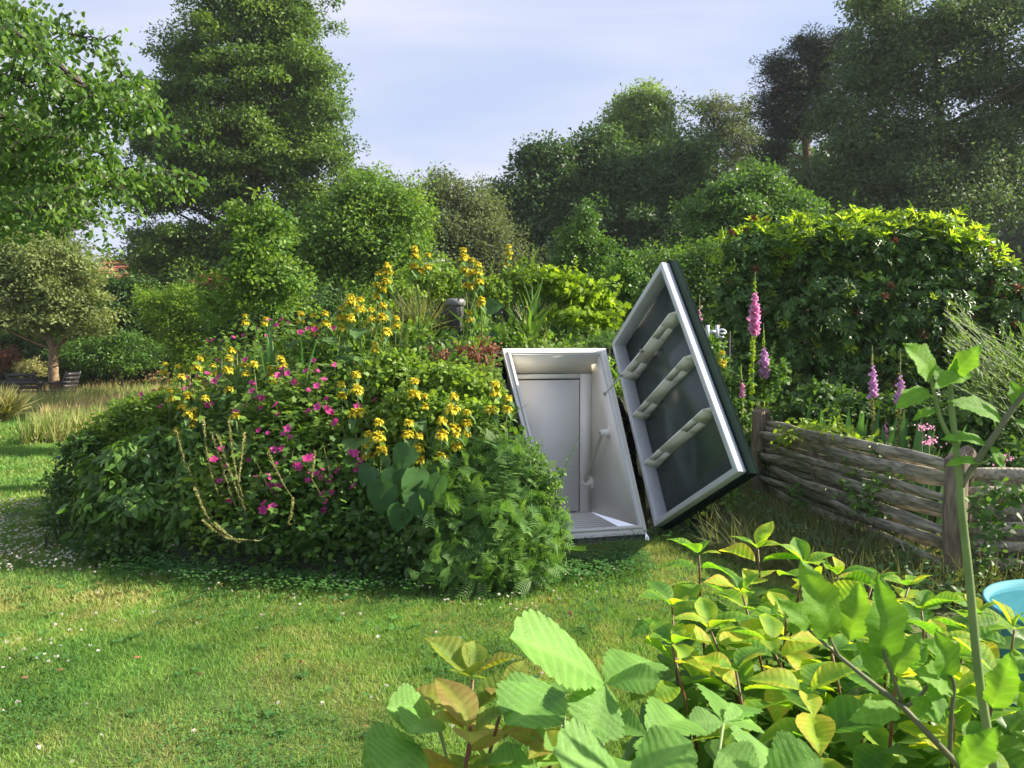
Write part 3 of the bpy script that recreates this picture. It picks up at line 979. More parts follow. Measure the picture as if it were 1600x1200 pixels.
# ------------------------------------------------------------------ fence of split logs
def fence():
    A, B, Cc = Vector((2.45, 7.5, 0)), Vector((2.84, 4.84, 0)), Vector((5.1, 4.75, 0))
    t = thing('split_log_fence', 'weathered low garden fence of split logs woven between round posts', 'fence', tuple(A))
    def post(p, h, r, sq=False):
        mb = MB()
        zs = np.linspace(-.1, h, 7)
        mb.tube([(p.x + .006 * math.sin(z * 9), p.y + .006 * math.cos(z * 7), z) for z in zs] + [(p.x, p.y, h + .006)], [r * (1 + .04 * math.sin(i * 2.1)) for i in range(7)] + [r * .8], 14)
        mb.build('post', M['post'], t, True).modifiers.new('e', 'EDGE_SPLIT').split_angle = math.radians(45)
    post(A + Vector((-.01, -.04, 0)), .95, .062)
    post(A + Vector((.10, .08, 0)), .93, .05)
    post(B + Vector((-.0, -.05, 0)), .88, .07)
    post(B + Vector((.15, .1, 0)), .90, .055)
    for f in (.36, .70):
        p = A.lerp(B, f); p += Vector((.06, 0, 0)); post(p, .84 - .04 * f, .038)
    for f in (.33, .68, .98):
        p = B.lerp(Cc, f); p += Vector((0, .05, 0)); post(p, .80, .038)
    def rail(a, b, z, ph, hgt, sag, off):
        mb = MB()
        n = 18
        d = (b - a); L_ = d.length; d.normalize(); nn = Vector((-d.y, d.x, 0))
        pts, hs, ts = [], [], []
        for i in range(n + 1):
            f = i / n
            wv = off * math.cos(math.pi * (f * 3.0) + ph * math.pi)
            zz = z - sag * math.sin(math.pi * f) + .012 * mnoise.noise((f * 4, z * 30, ph)) 
            p = a.lerp(b, f) + nn * wv
            pts.append((p.x, p.y, zz))
            tp = min(1, .62 + 5 * min(f, 1 - f))
            hs.append(hgt * tp * (1 + .22 * mnoise.noise((f * 6, z * 17, 5 + ph))))
            ts.append(.013 * tp * (1 + .25 * mnoise.noise((f * 7, z * 23, 9))))
        V = []
        m = 8
        for i, p in enumerate(pts):
            tw = .5 * mnoise.noise((i * .15, z * 11, 2)) + .25
            for k in range(m):
                th = 2 * math.pi * k / m
                u = ts[i] * math.copysign(abs(math.cos(th)) ** .45, math.cos(th))
                v = hs[i] * math.copysign(abs(math.sin(th)) ** .55, math.sin(th))
                jit = 1 + .22 * mnoise.noise((i * .9, k * 1.7, z * 31))
                u2 = u * math.cos(tw) - v * math.sin(tw) * .5
                v2 = v
                V.append((p[0] + nn.x * u2 * jit, p[1] + nn.y * u2 * jit, p[2] + v2 * jit))
        i = np.arange(n)[:, None] * m; j = np.arange(m)[None]
        F = np.stack([i + j, i + (j + 1) % m, i + m + (j + 1) % m, i + m + j], -1).reshape(-1, 4)
        mb.add(V, F)
        mb.F.setdefault(m, []).append(A_([list(range(m))[::-1], [n * m + k for k in range(m)]]))
        mb.build('rail', M['wood'], t, False)
    for k in range(8):
        z = .845 - .108 * k
        rail(A + Vector((.02, -.12, 0)) * 1, B + Vector((-.03, -.02, 0)), z + .01 * math.sin(k * 3), k % 2, .042 + .007 * math.sin(k * 2.3), .012, .036)
    for k in range(7):
        z = .79 - .108 * k
        rail(A + Vector((.07, 0, 0)), B + Vector((.08, .15, 0)), z, (k + 1) % 2, .029, .05, .03)
    for k in range(7):
        z = .78 - .118 * k
        rail(B + Vector((.07, .0, 0)), Cc, z, k % 2, .043 + .006 * math.sin(k * 2.9), .02, .035)
        rail(B + Vector((.1, .1, 0)), Cc + Vector((0, .07, 0)), z - .06, (k + 1) % 2, .038, .03, .025)
fence()

# ------------------------------------------------------------------ blue tub
def tub():
    cx, cy, z = 2.62, 3.28, .42
    t = thing('paddling_tub', 'round light blue tub of water on the ground behind the yellow-leaved bush', 'tub', (cx, cy, 0))
    mb = MB(); mb.lathe([(0, 0), (.42, 0), (.45, z - .01), (.462, z), (.458, z + .01), (.448, z + .006), (.44, z - .01), (.425, z - .03), (.40, .03), (0, .03)], (cx, cy, 0), 56)
    mb.build('tub_wall', M['tub'], t, True)
    mb = MB(); mb.lathe([(.435, z - .018), (0, z - .0179)], (cx, cy, 0), 48)
    mb.build('water', M['water'], t)
tub()

# ------------------------------------------------------------------ letter sign behind the lid
def sign():
    p = P(1113, 518, 8.3)
    t = thing('letter_sign', 'pale cut-out letters on two thin stakes beside the dark rhododendron', 'sign', (p.x, p.y, 0))
    s = 20 / FPX * 8.3
    mb = MB()
    for dx in (-.37, .37):
        mb.box((p.x + dx * s, p.y, p.z), .24 * s, .03, s)
    mb.box((p.x, p.y, p.z), .52 * s, .028, .24 * s)
    mb.build('letter', M['letter'], t)
    # second, smaller letter
    q = P(1128, 521, 8.3)
    mb = MB(); r = .042
    pts = [(q.x + r * math.cos(a), q.y, q.z + r * math.sin(a)) for a in np.linspace(0, 5.2, 16)]
    pts = [(q.x - r, q.y, q.z)] + [] + [(q.x + r, q.y, q.z)] + pts[1:]
    mb.tube(pts[1:], .013, 6)
    mb.box((q.x, q.y, q.z), 2 * r, .02, .018)
    mb.build('letter', M['letter'], t)
    for dx in (-.06, .2):
        mb = MB(); mb.tube([(p.x + dx, p.y + .03, 0), (p.x + dx, p.y + .03, p.z - .0)], .008, 6); mb.build('stake', M['seal'], t)
sign()

# ------------------------------------------------------------------ red-tiled house far left
def house():
    y = 46
    zr = P(150, 396, y).z
    x0, x1 = GX(110, y), GX(232, y)
    t = thing('brick_house', 'distant brick house with red tiled roof behind the garden trees', 'house', ((x0 + x1) / 2, y, 0))
    ze, dy = zr - 2.6, 4.0
    mb = MB()
    mb.box(((x0 + x1) / 2, y + dy, ze / 2), x1 - x0 - .8, 2 * dy - .6, ze)
    mb.build('wall', M['brick'], t)
    # pantile rows
    mb = MB()
    nx = int((x1 - x0) / .12)
    xs = np.linspace(x0, x1, nx * 2 + 1)
    rows = 10
    V, F = [], []
    for r in range(rows):
        for e in (0, 1):
            f = (r + e) / rows
            for i, xx in enumerate(xs):
                V.append((xx, y + .0 + dy * (1 - f) * 1.0 * 1 - 0 if False else y + dy * 0 + dy * (-1 + 1) + (1 - f) * -dy + dy, ze + (zr - ze) * f + .035 * (i % 2) - .05 * e))
    k = len(xs)
    for r in range(rows):
        b = r * 2 * k
        for i in range(k - 1):
            F.append([b + i, b + i + 1, b + k + i + 1, b + k + i])
    mb.add(V, A_(F))
    mb.quad((x0, y + dy, zr), (x1, y + dy, zr), (x1, y + 2 * dy, ze), (x0, y + 2 * dy, ze))
    rf = mb.build('roof', M['tile_red'], t)
    mb = MB(); mb.tube([(x0 - .05, y + dy, zr), (x1 + .05, y + dy, zr)], .12, 8); mb.build('ridge', M['tile_red'], rf)
    c = P(158, 392, y)
    mb = MB(); mb.box((c.x, y + dy - .4, zr + .15), .32, .32, 1.3); mb.box((c.x, y + dy - .4, zr + .83), .42, .42, .12); mb.build('chimney', M['seal'], rf)
house()

# ------------------------------------------------------------------ garden seats far left
def seat(px, y, rz, wdt, label, name='garden_bench'):
    p = Vector((GX(px, y), y, 0))
    t = thing(name, label, 'garden chair', tuple(p), 'dark slatted garden chairs on the meadow edge')
    R = Matrix.Rotation(rz, 3, 'Z')
    def W(v): return p + R @ Vector(v)
    def bar(nm, pts, r, fl=None, n=6):
        mb = MB(); mb.tube([W(q) for q in pts], r, n, flat=fl); mb.build(nm, M['furn'], t)
    h = wdt / 2
    for s in (-1, 1):
        bar('leg', [(s * h, -.26, 0), (s * h, -.24, .42), (s * h, -.27, .62)], .018)
        bar('leg', [(s * h, .30, 0), (s * h, .22, .42), (s * h, .27, .66), (s * h, .36, .93)], .02)
        bar('armrest', [(s * h, -.34, .60), (s * h, -.25, .645), (s * h, 0, .63), (s * h, .26, .64)], .022)
        bar('side_rail', [(s * h, -.25, .38), (s * h, .24, .38)], .018)
    for k in range(5):
        mb = MB(); mb.box(tuple(W((0, -.2 + k * .1, .43))), wdt, .075, .02, R); mb.build('seat_slat', M['furn'], t)
    for k in range(4):
        mb = MB(); z = .55 + k * .105; mb.box(tuple(W((0, .235 + (z - .45) * .27, z))), wdt + .02, .02, .078, R); mb.build('back_slat', M['furn'], t)
seat(45, 19.2, math.pi, .72, 'dark slatted garden chair seen from behind, below the pale round bush')
seat(94, 19.6, -math.pi / 2 - .1, .55, 'dark garden chair seen from the side, in front of the small tree trunk')
seat(-8, 19.4, math.pi / 2 + .15, .55, 'dark garden chair cut off by the left edge of the photo')
def gtable():
    p = Vector((GX(46, 20.6), 20.6, 0))
    t = thing('garden_table', 'low dark garden table between the three garden chairs', 'table', tuple(p))
    for k in range(6):
        mb = MB(); mb.box((p.x, p.y - .4 + k * .16, .62), 1.2, .13, .03); mb.build('table_slat', M['furn'], t)
    for sx in (-.5, .5):
        for sy in (-.35, .35):
            mb = MB(); mb.box((p.x + sx, p.y + sy, .3), .05, .05, .6); mb.build('leg', M['furn'], t)
gtable()

# ------------------------------------------------------------------ trees and shrubs
def blobs3(blobs, y0):
    out_ = []
    for b in blobs:
        px, py, rx, ry = b[:4]
        dy = b[4] if len(b) > 4 else 0
        y = y0 + dy
        c = P(px, py, y)
        out_.append((A_(tuple(c)), A_([rx * y / FPX, .8 * max(rx, ry) * y / FPX, ry * y / FPX])))
    return out_
def crown_mesh(mb, bl, nclump, rc, nleaf, size, tm=LEAF1, flat=.55, up=.6, droop=.0, shell=.45, zmin=.1, var0=.5, lumpy=.7):
    w_ = A_([(r[0] * r[2]) + .3 * r[0] * r[1] for c, r in bl]); w_ = w_ / w_.sum()
    idx = rng.choice(len(bl), nclump, p=w_)
    C = A_([bl[i][0] for i in idx]); R = A_([bl[i][1] for i in idx])
    u = rdir(nclump)
    u[:, 1] -= .15; u[:, 2] += .12
    u = unit(u)
    rr = rng.uniform(shell, 1.03, nclump)[:, None]
    lump = lumpy / .42 * A_([mnoise.noise((a[0] * 2.1 + i * 3.7, a[1] * 2.1, a[2] * 2.1 + i)) + .6 * mnoise.noise((a[0] * 5 + i, a[1] * 5, a[2] * 5)) for a, i in zip(u, idx)])
    cc_ = C + R * u * (rr * (1 + .42 * lump))[:, None] if rr.ndim == 1 else C + R * u * rr * (1 + .42 * lump)[:, None]
    cv = var0 + rng.normal(0, .2, nclump) + .10 * u[:, 2] * 0
    k = cc_[:, 2] > zmin
    cc_, u, cv = cc_[k], u[k], cv[k]
    n = len(cc_)
    rcs = rc * rng.uniform(.6, 1.4, n)
    off = np.clip(rng.normal(size=(n, nleaf, 3)), -1.7, 1.7) * rcs[:, None, None] * .5
    off[..., 2] *= flat
    off[..., 2] -= .25 * np.linalg.norm(off[..., :2], axis=-1)
    pos = (cc_[:, None] + off).reshape(-1, 3)
    U = np.repeat(u, nleaf, 0)
    cvr = np.repeat(cv, nleaf)
    kk = clear_view(pos)
    off = off.reshape(-1, 3)[kk]; pos, U, cvr = pos[kk], U[kk], cvr[kk]
    m = len(pos)
    d = unit(off) * [1, 1, .5] + rdir(m) * .8 + [0, 0, -droop]
    nr = U * .35 + unit(off) * .75 + rdir(m) * .4 + [0, 0, up * .6]
    mb.leaves(tm, pos, d, nr, size * rng.uniform(.65, 1.35, m), cvr, .1)
    return cc_
def tree(name, label, cat, y, blobs, trunk, mt, nclump, rc, nleaf, size, bark='bark', r0=.18, group=None, tm=LEAF1, limbs=14, twigs=60, **kw):
    """trunk: pixel points from the base up at distance y (first one is put on the ground)"""
    bl = blobs3(blobs, y)
    tp = [P(px, py, y) for px, py in trunk]
    base = Vector((tp[0].x, tp[0].y, H(tp[0].x, tp[0].y)))
    t = thing(name, label, cat, tuple(base), group)
    pts = [base - Vector((0, 0, .1))] + tp[1:] if tp[0].z < .6 or True else tp
    # smooth the trunk a little
    fine = []
    for a_, b_ in zip(pts[:-1], pts[1:]):
        for s in range(5):
            f = s / 5
            fine.append(a_.lerp(b_, f) + Vector((.03, .03, 0)) * (r0 * 3) * math.sin(len(fine) * 1.3))
    fine.append(pts[-1])
    k = len(fine)
    mb = MB(); mb.tube(fine, [r0 * (1 - .8 * i / (k - 1)) * (1.25 if i == 0 else 1) for i in range(k)], 9)
    tr = mb.build('trunk', M[bark], t, True)
    mb = MB()
    cc_ = crown_mesh(mb, bl, nclump, rc, nleaf, size, tm, **kw)
    mb.build('crown', M[mt], t)
    mb = MB()
    fa = A_([tuple(v) for v in fine])
    tg = [A_(c) for c, r in bl] + [cc_[i] for i in rng.choice(len(cc_), min(limbs, len(cc_)), replace=False)]
    nodes = []
    for g in tg:
        zt = g[2] - .45 * np.linalg.norm(g[:2] - fa[:, :2].mean(0)) - .3
        j = int(np.argmin(np.abs(fa[1:, 2] - zt))) + 1
        s = fa[j]
        mid = s * .5 + g * .5 + rng.normal(0, .06, 3) * np.linalg.norm(g - s)
        q = [s, s * .7 + mid * .3 + [0, 0, .0], mid, g * .6 + mid * .4, g]
        rr = r0 * .42 * (1 - .7 * j / k)
        mb.tube(q, [rr, rr * .8, rr * .6, rr * .4, rr * .15], 5, cap=False)
        nodes += [mid, g * .6 + mid * .4]
    nodes = A_(nodes)
    for i in rng.choice(len(cc_), min(twigs, len(cc_)), replace=False):
        g = cc_[i]
        s = nodes[np.argmin(np.linalg.norm(nodes - g, axis=1))]
        mid = (s + g) / 2 + rng.normal(0, .07, 3) * np.linalg.norm(g - s)
        mb.tube([s, mid, g], [r0 * .1, r0 * .06, r0 * .02], 3, cap=False)
    mb.build('limbs', M[bark], t, True)
    return t

def far_wood():
    mb = MB()
    y = 50
    prof = [(-400, 380), (0, 400), (180, 440), (420, 430), (560, 400), (640, 390), (760, 380), (830, 300), (900, 290), (1000, 270), (1100, 270), (1200, 250), (1300, 220), (1500, 240), (1700, 250), (2000, 250), (2900, 330)]
    px = A_([p[0] for p in prof]); py = A_([p[1] for p in prof])
    n = 5400
    x = rng.uniform(-350, 2850, n)
    top = np.interp(x, px, py) + 22 * np.sin(x * .05) + 12 * np.sin(x * .13)
    v = rng.uniform(0, 1, n)
    yy = y + rng.uniform(-2, 5, n)
    ppy = top + (600 - top) * v
    c = A_([tuple(P(a, b, q)) for a, b, q in zip(x, ppy, yy)])
    k = c[:, 2] > 0
    c = c[k]; n = len(c)
    pos = (c[:, None] + rng.normal(size=(n, 22, 3)) * [.9, .5, .6]).reshape(-1, 3)
    m = len(pos)
    mb.leaves(LEAF1, pos, rdir(m), rdir(m) * .6 + [0, -.3, .6], .8 * rng.uniform(.6, 1.4, m), np.repeat(rng.uniform(.1, .8, n), 22), .1)
    tag(mb.build('far_woodland', M['l_oak']), kind='stuff')
far_wood()

G_far = 'tall trees at the back of the garden'
tree('maple_tree', 'tall dense maple with layered dark green crown left of the open sky', 'tree', 30,
     [(375, 20, 105, 60), (440, 40, 72, 60), (300, 95, 70, 42), (390, 110, 110, 65), (470, 110, 58, 58), (285, 155, 66, 45), (380, 190, 125, 62), (490, 185, 62, 55), (250, 225, 66, 44), (360, 255, 125, 52), (490, 245, 78, 50),
      (560, 285, 45, 30), (250, 300, 75, 30), (350, 310, 80, 30), (500, 320, 90, 45), (420, 340, 70, 38), (250, 385, 60, 38), (330, 370, 90, 35), (262, 425, 48, 32), (290, 400, 90, 45), (330, 430, 110, 35), (430, 400, 80, 45), (590, 320, 35, 35)],
     [(400, 600), (400, 470), (395, 300), (392, 150), (390, 20)], 'l_maple', 1250, .60, 190, .15, r0=.42, limbs=50, twigs=150, flat=.5, shell=.3, lumpy=.42)
tree('ash_tree', 'grey-green tree half hidden behind the overhanging cherry branches', 'tree', 24,
     [(60, 290, 90, 70), (90, 320, 36, 50), (20, 230, 80, 80), (-40, 330, 100, 90), (40, 372, 72, 34)],
     [(40, 600), (40, 450), (30, 300)], 'l_grey', 620, .5, 110, .13, r0=.25, limbs=20)
tree('crab_apple_tree', 'small olive-green tree with forked trunk beside the garden chairs', 'tree', 19.5,
     [(70, 430, 75, 50), (20, 460, 60, 45), (110, 470, 55, 45), (50, 495, 60, 30), (140, 500, 25, 28), (-10, 420, 60, 50), (90, 395, 40, 25), (40, 390, 50, 30)],
     [(84, 590), (84, 548), (72, 515), (60, 470)], 'l_olive', 430, .36, 140, .10, bark='bark_pale', r0=.15, limbs=26, twigs=90, lumpy=.8, flat=.4)
tree('hazel_shrub', 'broad light green shrub right of the maple, behind the flower mound', 'shrub', 17,
     [(560, 345, 70, 55), (620, 345, 45, 50), (510, 400, 70, 60), (600, 420, 70, 60), (540, 460, 70, 50), (480, 450, 50, 50), (580, 300, 30, 22)],
     [(560, 600), (555, 480), (560, 380)], 'l_mid', 640, .40, 130, .10, r0=.1, limbs=20)
tree('young_birch', 'slim light green sapling whose upright shoots overlap the maple', 'young tree', 11.5,
     [(420, 400, 38, 70), (390, 440, 40, 60), (450, 450, 45, 55), (415, 335, 10, 40), (368, 335, 14, 22), (448, 345, 9, 25), (400, 365, 25, 25), (350, 470, 35, 40)],
     [(430, 640), (425, 470), (418, 310)], 'l_mid', 250, .2, 40, .07, r0=.035, limbs=22, twigs=70, tm=OVAL)
tree('willow_tree', 'hazy grey-green willow in the gap under the open sky', 'tree', 26,
     [(700, 300, 42, 38), (655, 330, 45, 40), (735, 335, 45, 40), (690, 370, 85, 45), (640, 390, 50, 50), (755, 385, 60, 50), (700, 430, 100, 40)],
     [(705, 600), (700, 430), (700, 310)], 'l_grey', 640, .5, 110, .12, r0=.2, limbs=24, twigs=120, flat=.9)
tree('oak_tree', 'dark round-headed oak left of centre of the back woodland, right of the willow', 'tree', 33,
     [(790, 310, 32, 28), (850, 250, 40, 34), (860, 300, 55, 50), (830, 360, 60, 55), (900, 350, 60, 60), (870, 410, 90, 50)],
     [(860, 600), (860, 400), (855, 260)], 'l_oak', 560, .7, 130, .19, r0=.3, group=G_far)
tree('oak_tree', 'dark full oak in the middle of the back woodland, beneath the pale birch top', 'tree', 34,
     [(925, 240, 38, 36), (960, 290, 55, 55), (1020, 300, 60, 60), (1070, 270, 40, 60), (1000, 380, 90, 60), (1090, 360, 60, 70), (940, 360, 60, 50)],
     [(1000, 600), (1000, 400), (1005, 250)], 'l_oak', 800, .75, 120, .19, r0=.3, group=G_far)
tree('birch_tree', 'tall pale green birch rising above the dark oaks', 'tree', 40,
     [(1000, 165, 40, 34), (1010, 205, 52, 40), (975, 215, 35, 35), (1000, 250, 55, 40)],
     [(1005, 600), (1005, 300), (1000, 150)], 'l_birch', 420, .7, 110, .18, bark='bark_pale', r0=.2, group=G_far)
tree('pine_tree', 'thin open-crowned pine between the birch and the black pine', 'tree', 42,
     [(1112, 170, 28, 25), (1130, 205, 32, 28), (1108, 225, 30, 25), (1165, 180, 18, 30), (1160, 230, 30, 40)],
     [(1120, 600), (1120, 300), (1115, 160)], 'l_grey', 210, .55, 62, .16, bark='bark_pine', r0=.2, flat=.5, group=G_far)
tree('pine_tree', 'blackish pine with bare reddish trunk below its crown', 'tree', 33,
     [(1265, 75, 32, 30), (1225, 110, 35, 25), (1295, 100, 30, 35), (1250, 140, 50, 28), (1210, 165, 32, 26), (1240, 195, 45, 26), (1205, 235, 25, 22), (1280, 170, 30, 40), (1320, 60, 20, 20)],
     [(1262, 600), (1262, 300), (1258, 180), (1265, 70)], 'l_pine', 520, .45, 90, .15, bark='bark_pine', r0=.26, flat=.5, tm=(LEAF4[0] * [.5, 1, 1], LEAF4[1]), up=1.2, group=G_far)
tree('willow_tree', 'huge grey-green willow filling the top right corner', 'tree', 29,
     [(1400, 60, 70, 55), (1480, 40, 80, 50), (1350, 110, 50, 50), (1420, 130, 80, 55), (1530, 110, 60, 60), (1330, 200, 60, 60), (1420, 220, 90, 50), (1540, 220, 70, 60), (1350, 280, 80, 50), (1470, 300, 110, 50), (1590, 300, 50, 60), (1600, 160, 40, 60), (1400, 340, 120, 50), (1370, 5, 30, 25), (1560, 20, 60, 40), (1280, 300, 40, 60), (1660, 100, 80, 120)],
     [(1480, 620), (1485, 350), (1470, 200), (1460, 60)], 'l_willow', 1150, .62, 150, .15, r0=.36, limbs=40, twigs=170, flat=.8, shell=.3, lumpy=.8)
tree('pine_tree', 'pine whose dark tip pokes out above the big willow, top right', 'tree', 40,
     [(1375, 5, 35, 25), (1350, -20, 30, 20)], [(1372, 600), (1372, 250), (1375, 0)], 'l_pine', 110, .6, 80, .17, bark='bark_pine', r0=.22, flat=.5, group=G_far)
tree('chestnut_tree', 'mid-green spreading tree under the black pine, above the lid', 'tree', 20,
     [(1165, 295, 50, 22), (1190, 275, 25, 25), (1130, 325, 55, 25), (1180, 345, 80, 30), (1230, 330, 50, 30), (1120, 380, 60, 40)],
     [(1165, 600), (1165, 450), (1165, 300)], 'l_lush', 560, .36, 60, .11, r0=.13, flat=.4)
tree('young_oak', 'bright pointed young tree in front of the dark back woodland', 'young tree', 16,
     [(915, 345, 14, 28), (905, 380, 32, 30), (930, 395, 32, 26), (895, 415, 38, 26), (925, 430, 40, 25)],
     [(910, 600), (912, 430), (915, 330)], 'l_lush', 260, .22, 50, .085, r0=.06)
tree('slender_sapling', 'slender leafy sapling directly left of the open lid', 'young tree', 9.6,
     [(978, 395, 8, 20), (972, 425, 20, 18), (985, 440, 18, 18), (965, 455, 22, 20), (980, 480, 24, 24), (950, 470, 14, 14)],
     [(975, 600), (977, 470), (980, 378)], 'l_lush', 120, .09, 24, .05, r0=.015, limbs=12, twigs=40, tm=OVAL)
tree('laurel_shrub', 'mid-green shrub seen just right behind the top of the lid', 'shrub', 15,
     [(1085, 430, 50, 50), (1120, 410, 40, 40), (1060, 480, 60, 50), (1000, 430, 50, 50), (1130, 470, 40, 50)],
     [(1085, 600), (1085, 480), (1085, 420)], 'l_mid', 420, .3, 55, .08, r0=.07, var0=.25)
# hedge and shrubs behind the meadow, left
for (px, hh, rx, lab) in ((180, 498, 60, 'dark hedge bush behind the meadow, under the red roof'), (330, 500, 70, 'dark hedge bush behind the pale shrub, right end of the hedge'), (90, 525, 70, 'dark hedge bush behind the small forked tree'), (-30, 520, 70, 'dark hedge bush at the left edge, behind the chairs')):
    tree('hedge_bush', lab, 'hedge', 24, [(px, hh, rx, 55), (px - 35, hh + 45, 50, 40), (px + 35, hh + 45, 50, 40), (px, hh + 70, rx, 30)], [(px, 600), (px, 540), (px, hh)], 'l_dark', 430, .42, 55, .12, r0=.09, limbs=8, twigs=10, group='hedge bushes behind the meadow')
tree('thuja_bush', 'dark shrub mass behind the left shoulder of the flower mound', 'shrub', 15,
     [(520, 500, 60, 50), (440, 500, 60, 50), (600, 500, 50, 40), (370, 510, 50, 45)], [(500, 600), (500, 540), (500, 500)], 'l_dark', 420, .28, 50, .08, r0=.06, limbs=8, twigs=10)
tree('dogwood_shrub', 'pale yellow-green shrub at the far end of the hay meadow', 'shrub', 19,
     [(290, 465, 40, 25), (270, 500, 45, 35), (320, 500, 50, 35), (295, 535, 40, 35), (240, 470, 30, 20), (355, 480, 35, 30), (300, 560, 30, 20)], [(295, 590), (295, 540), (295, 470)], 'l_gold', 480, .24, 46, .075, r0=.05, bark='bark_pale', var0=.12)
tree('holly_bush', 'rounded green bush low behind the hay meadow, left of the pale shrub', 'shrub', 21,
     [(215, 545, 45, 28), (180, 540, 40, 25), (120, 550, 35, 22), (150, 560, 60, 18)], [(190, 590), (190, 560), (190, 545)], 'l_lush', 300, .25, 46, .08, r0=.05, limbs=5, twigs=5)
tree('lavender_bush', 'pale silvery round bush behind the dark garden chair', 'shrub', 21.8,
     [(48, 573, 21, 14), (40, 577, 14, 11), (60, 578, 12, 10)], [(47, 600), (47, 588), (47, 578)], 'seed', 130, .1, 40, .05, r0=.02, limbs=3, twigs=5)
tree('rust_bush', 'rust-tinted low bush at the left edge, behind the chairs', 'shrub', 22.5,
     [(5, 560, 30, 18), (-30, 555, 30, 20)], [(0, 600), (0, 580), (0, 565)], 'l_brown', 110, .14, 40, .07, r0=.02, limbs=3, twigs=5)
tree('copper_shrub', 'small reddish-leaved shrub showing through the trees below the maple', 'shrub', 18,
     [(330, 438, 22, 12), (375, 430, 16, 10)], [(345, 600), (345, 500), (345, 445)], 'l_brown', 60, .12, 34, .06, r0=.03, limbs=3, twigs=8)

tree('hedge_bush', 'rounded green bush directly below the red roof', 'hedge', 23, [(160, 452, 34, 26), (200, 455, 34, 26), (180, 490, 55, 34)], [(180, 600), (180, 520), (180, 455)], 'l_dark', 260, .34, 55, .12, r0=.07, limbs=6, twigs=8, group='hedge bushes behind the meadow', lumpy=.3)
# overhanging cherry branches, top left (the trunk stands outside the picture)
def cherry():
    y = 9.0
    base = P(-330, 600, y + 1.5); base.z = 0
    t = thing('cherry_tree', 'cherry tree reaching in from the left edge with drooping bright leaves', 'tree', tuple(base))
    mb = MB()
    top = P(-260, 250, y + 1)
    mb.tube([base, base.lerp(top, .35) + Vector((.1, 0, 0)), base.lerp(top, .7), top, P(-200, 60, y + .5), P(-120, -80, y)], [.2, .17, .15, .12, .09, .06], 10)
    mb.build('trunk', M['bark'], t, True)
    brs = [[(-260, 250), (-80, 200), (0, 120), (60, 124), (110, 160), (132, 185)],
           [(-200, 60), (-60, 10), (40, 20), (100, 50), (160, 62)],
           [(-260, 250), (-80, 170), (0, 180), (40, 205), (62, 226)],
           [(-240, 300), (-60, 250), (50, 228), (100, 216), (150, 236), (190, 262), (240, 275), (285, 272)],
           [(-240, 300), (-60, 300), (30, 262), (80, 260), (140, 262), (200, 300)],
           [(-200, 60), (-60, 60), (20, 50), (90, 100), (150, 150), (215, 165), (245, 190)],
           [(62, 124), (120, 120), (150, 170), (175, 130), (200, 112)],
           [(-200, 200), (-50, 330), (30, 330), (90, 320)]]
    mb = MB(); cl = []
    for bi, b in enumerate(brs):
        dy = rng.uniform(-.8, .8)
        pts = [P(a, c, y + dy * min(1, i / 2)) for i, (a, c) in enumerate(b)]
        fine = []
        for p0, p1 in zip(pts[:-1], pts[1:]):
            for s in range(4):
                fine.append(p0.lerp(p1, s / 4) + Vector(rng.normal(0, .015, 3)))
        fine.append(pts[-1])
        k = len(fine)
        mb.tube(fine, [.05 * (1 - .88 * i / (k - 1)) for i in range(k)], 6)
        for i in range(k // 4, k):
            for q in range(2 if bi != 7 else 3):
                if rng.uniform() < .9:
                    e = fine[i] + Vector(rng.normal(0, 1, 3) * A_([.2, .3, .16])) + Vector((0, 0, -.05))
                    mb.tube([fine[i], (fine[i] + e) / 2 + Vector((0, 0, .04)), e], [.01, .007, .003], 4)
                    cl.append(e); cl.append((fine[i] + e) / 2)
    mb.build('branches', M['bark'], t, True)
    # extra mass towards the left edge
    for (a, c, n) in ((-30, 40, 10), (20, 30, 6), (-40, 150, 10), (5, 90, 5), (-30, 250, 9), (10, 300, 6), (40, 310, 4), (-20, 340, 6), (160, 330, 2), (170, 362, 1), (160, 372, 1), (190, 330, 2), (120, 350, 2)):
        for _ in range(n):
            q = P(a + rng.normal(0, 26), c + rng.normal(0, 20), y + rng.uniform(-.6, .9)); cl.append(q)
    cl = A_([tuple(c) for c in cl])
    mb = MB()
    m = 17
    pos = (cl[:, None] + rng.normal(size=(len(cl), m, 3)) * [.085, .085, .075]).reshape(-1, 3)
    n = len(pos)
    d = rdir(n) * [.7, .7, .4] + [0, 0, -.55]
    nr = rdir(n) * .8 + [.3, -.2, .5]
    mb.leaves((OVAL[0] * [.95, 1, 1.3], OVAL[1]), pos, d, nr, .09 * rng.uniform(.6, 1.3, n), np.repeat(rng.uniform(.2, .85, len(cl)), m), .15)
    mb.build('leaves', M['l_cherry'], t)
cherry()

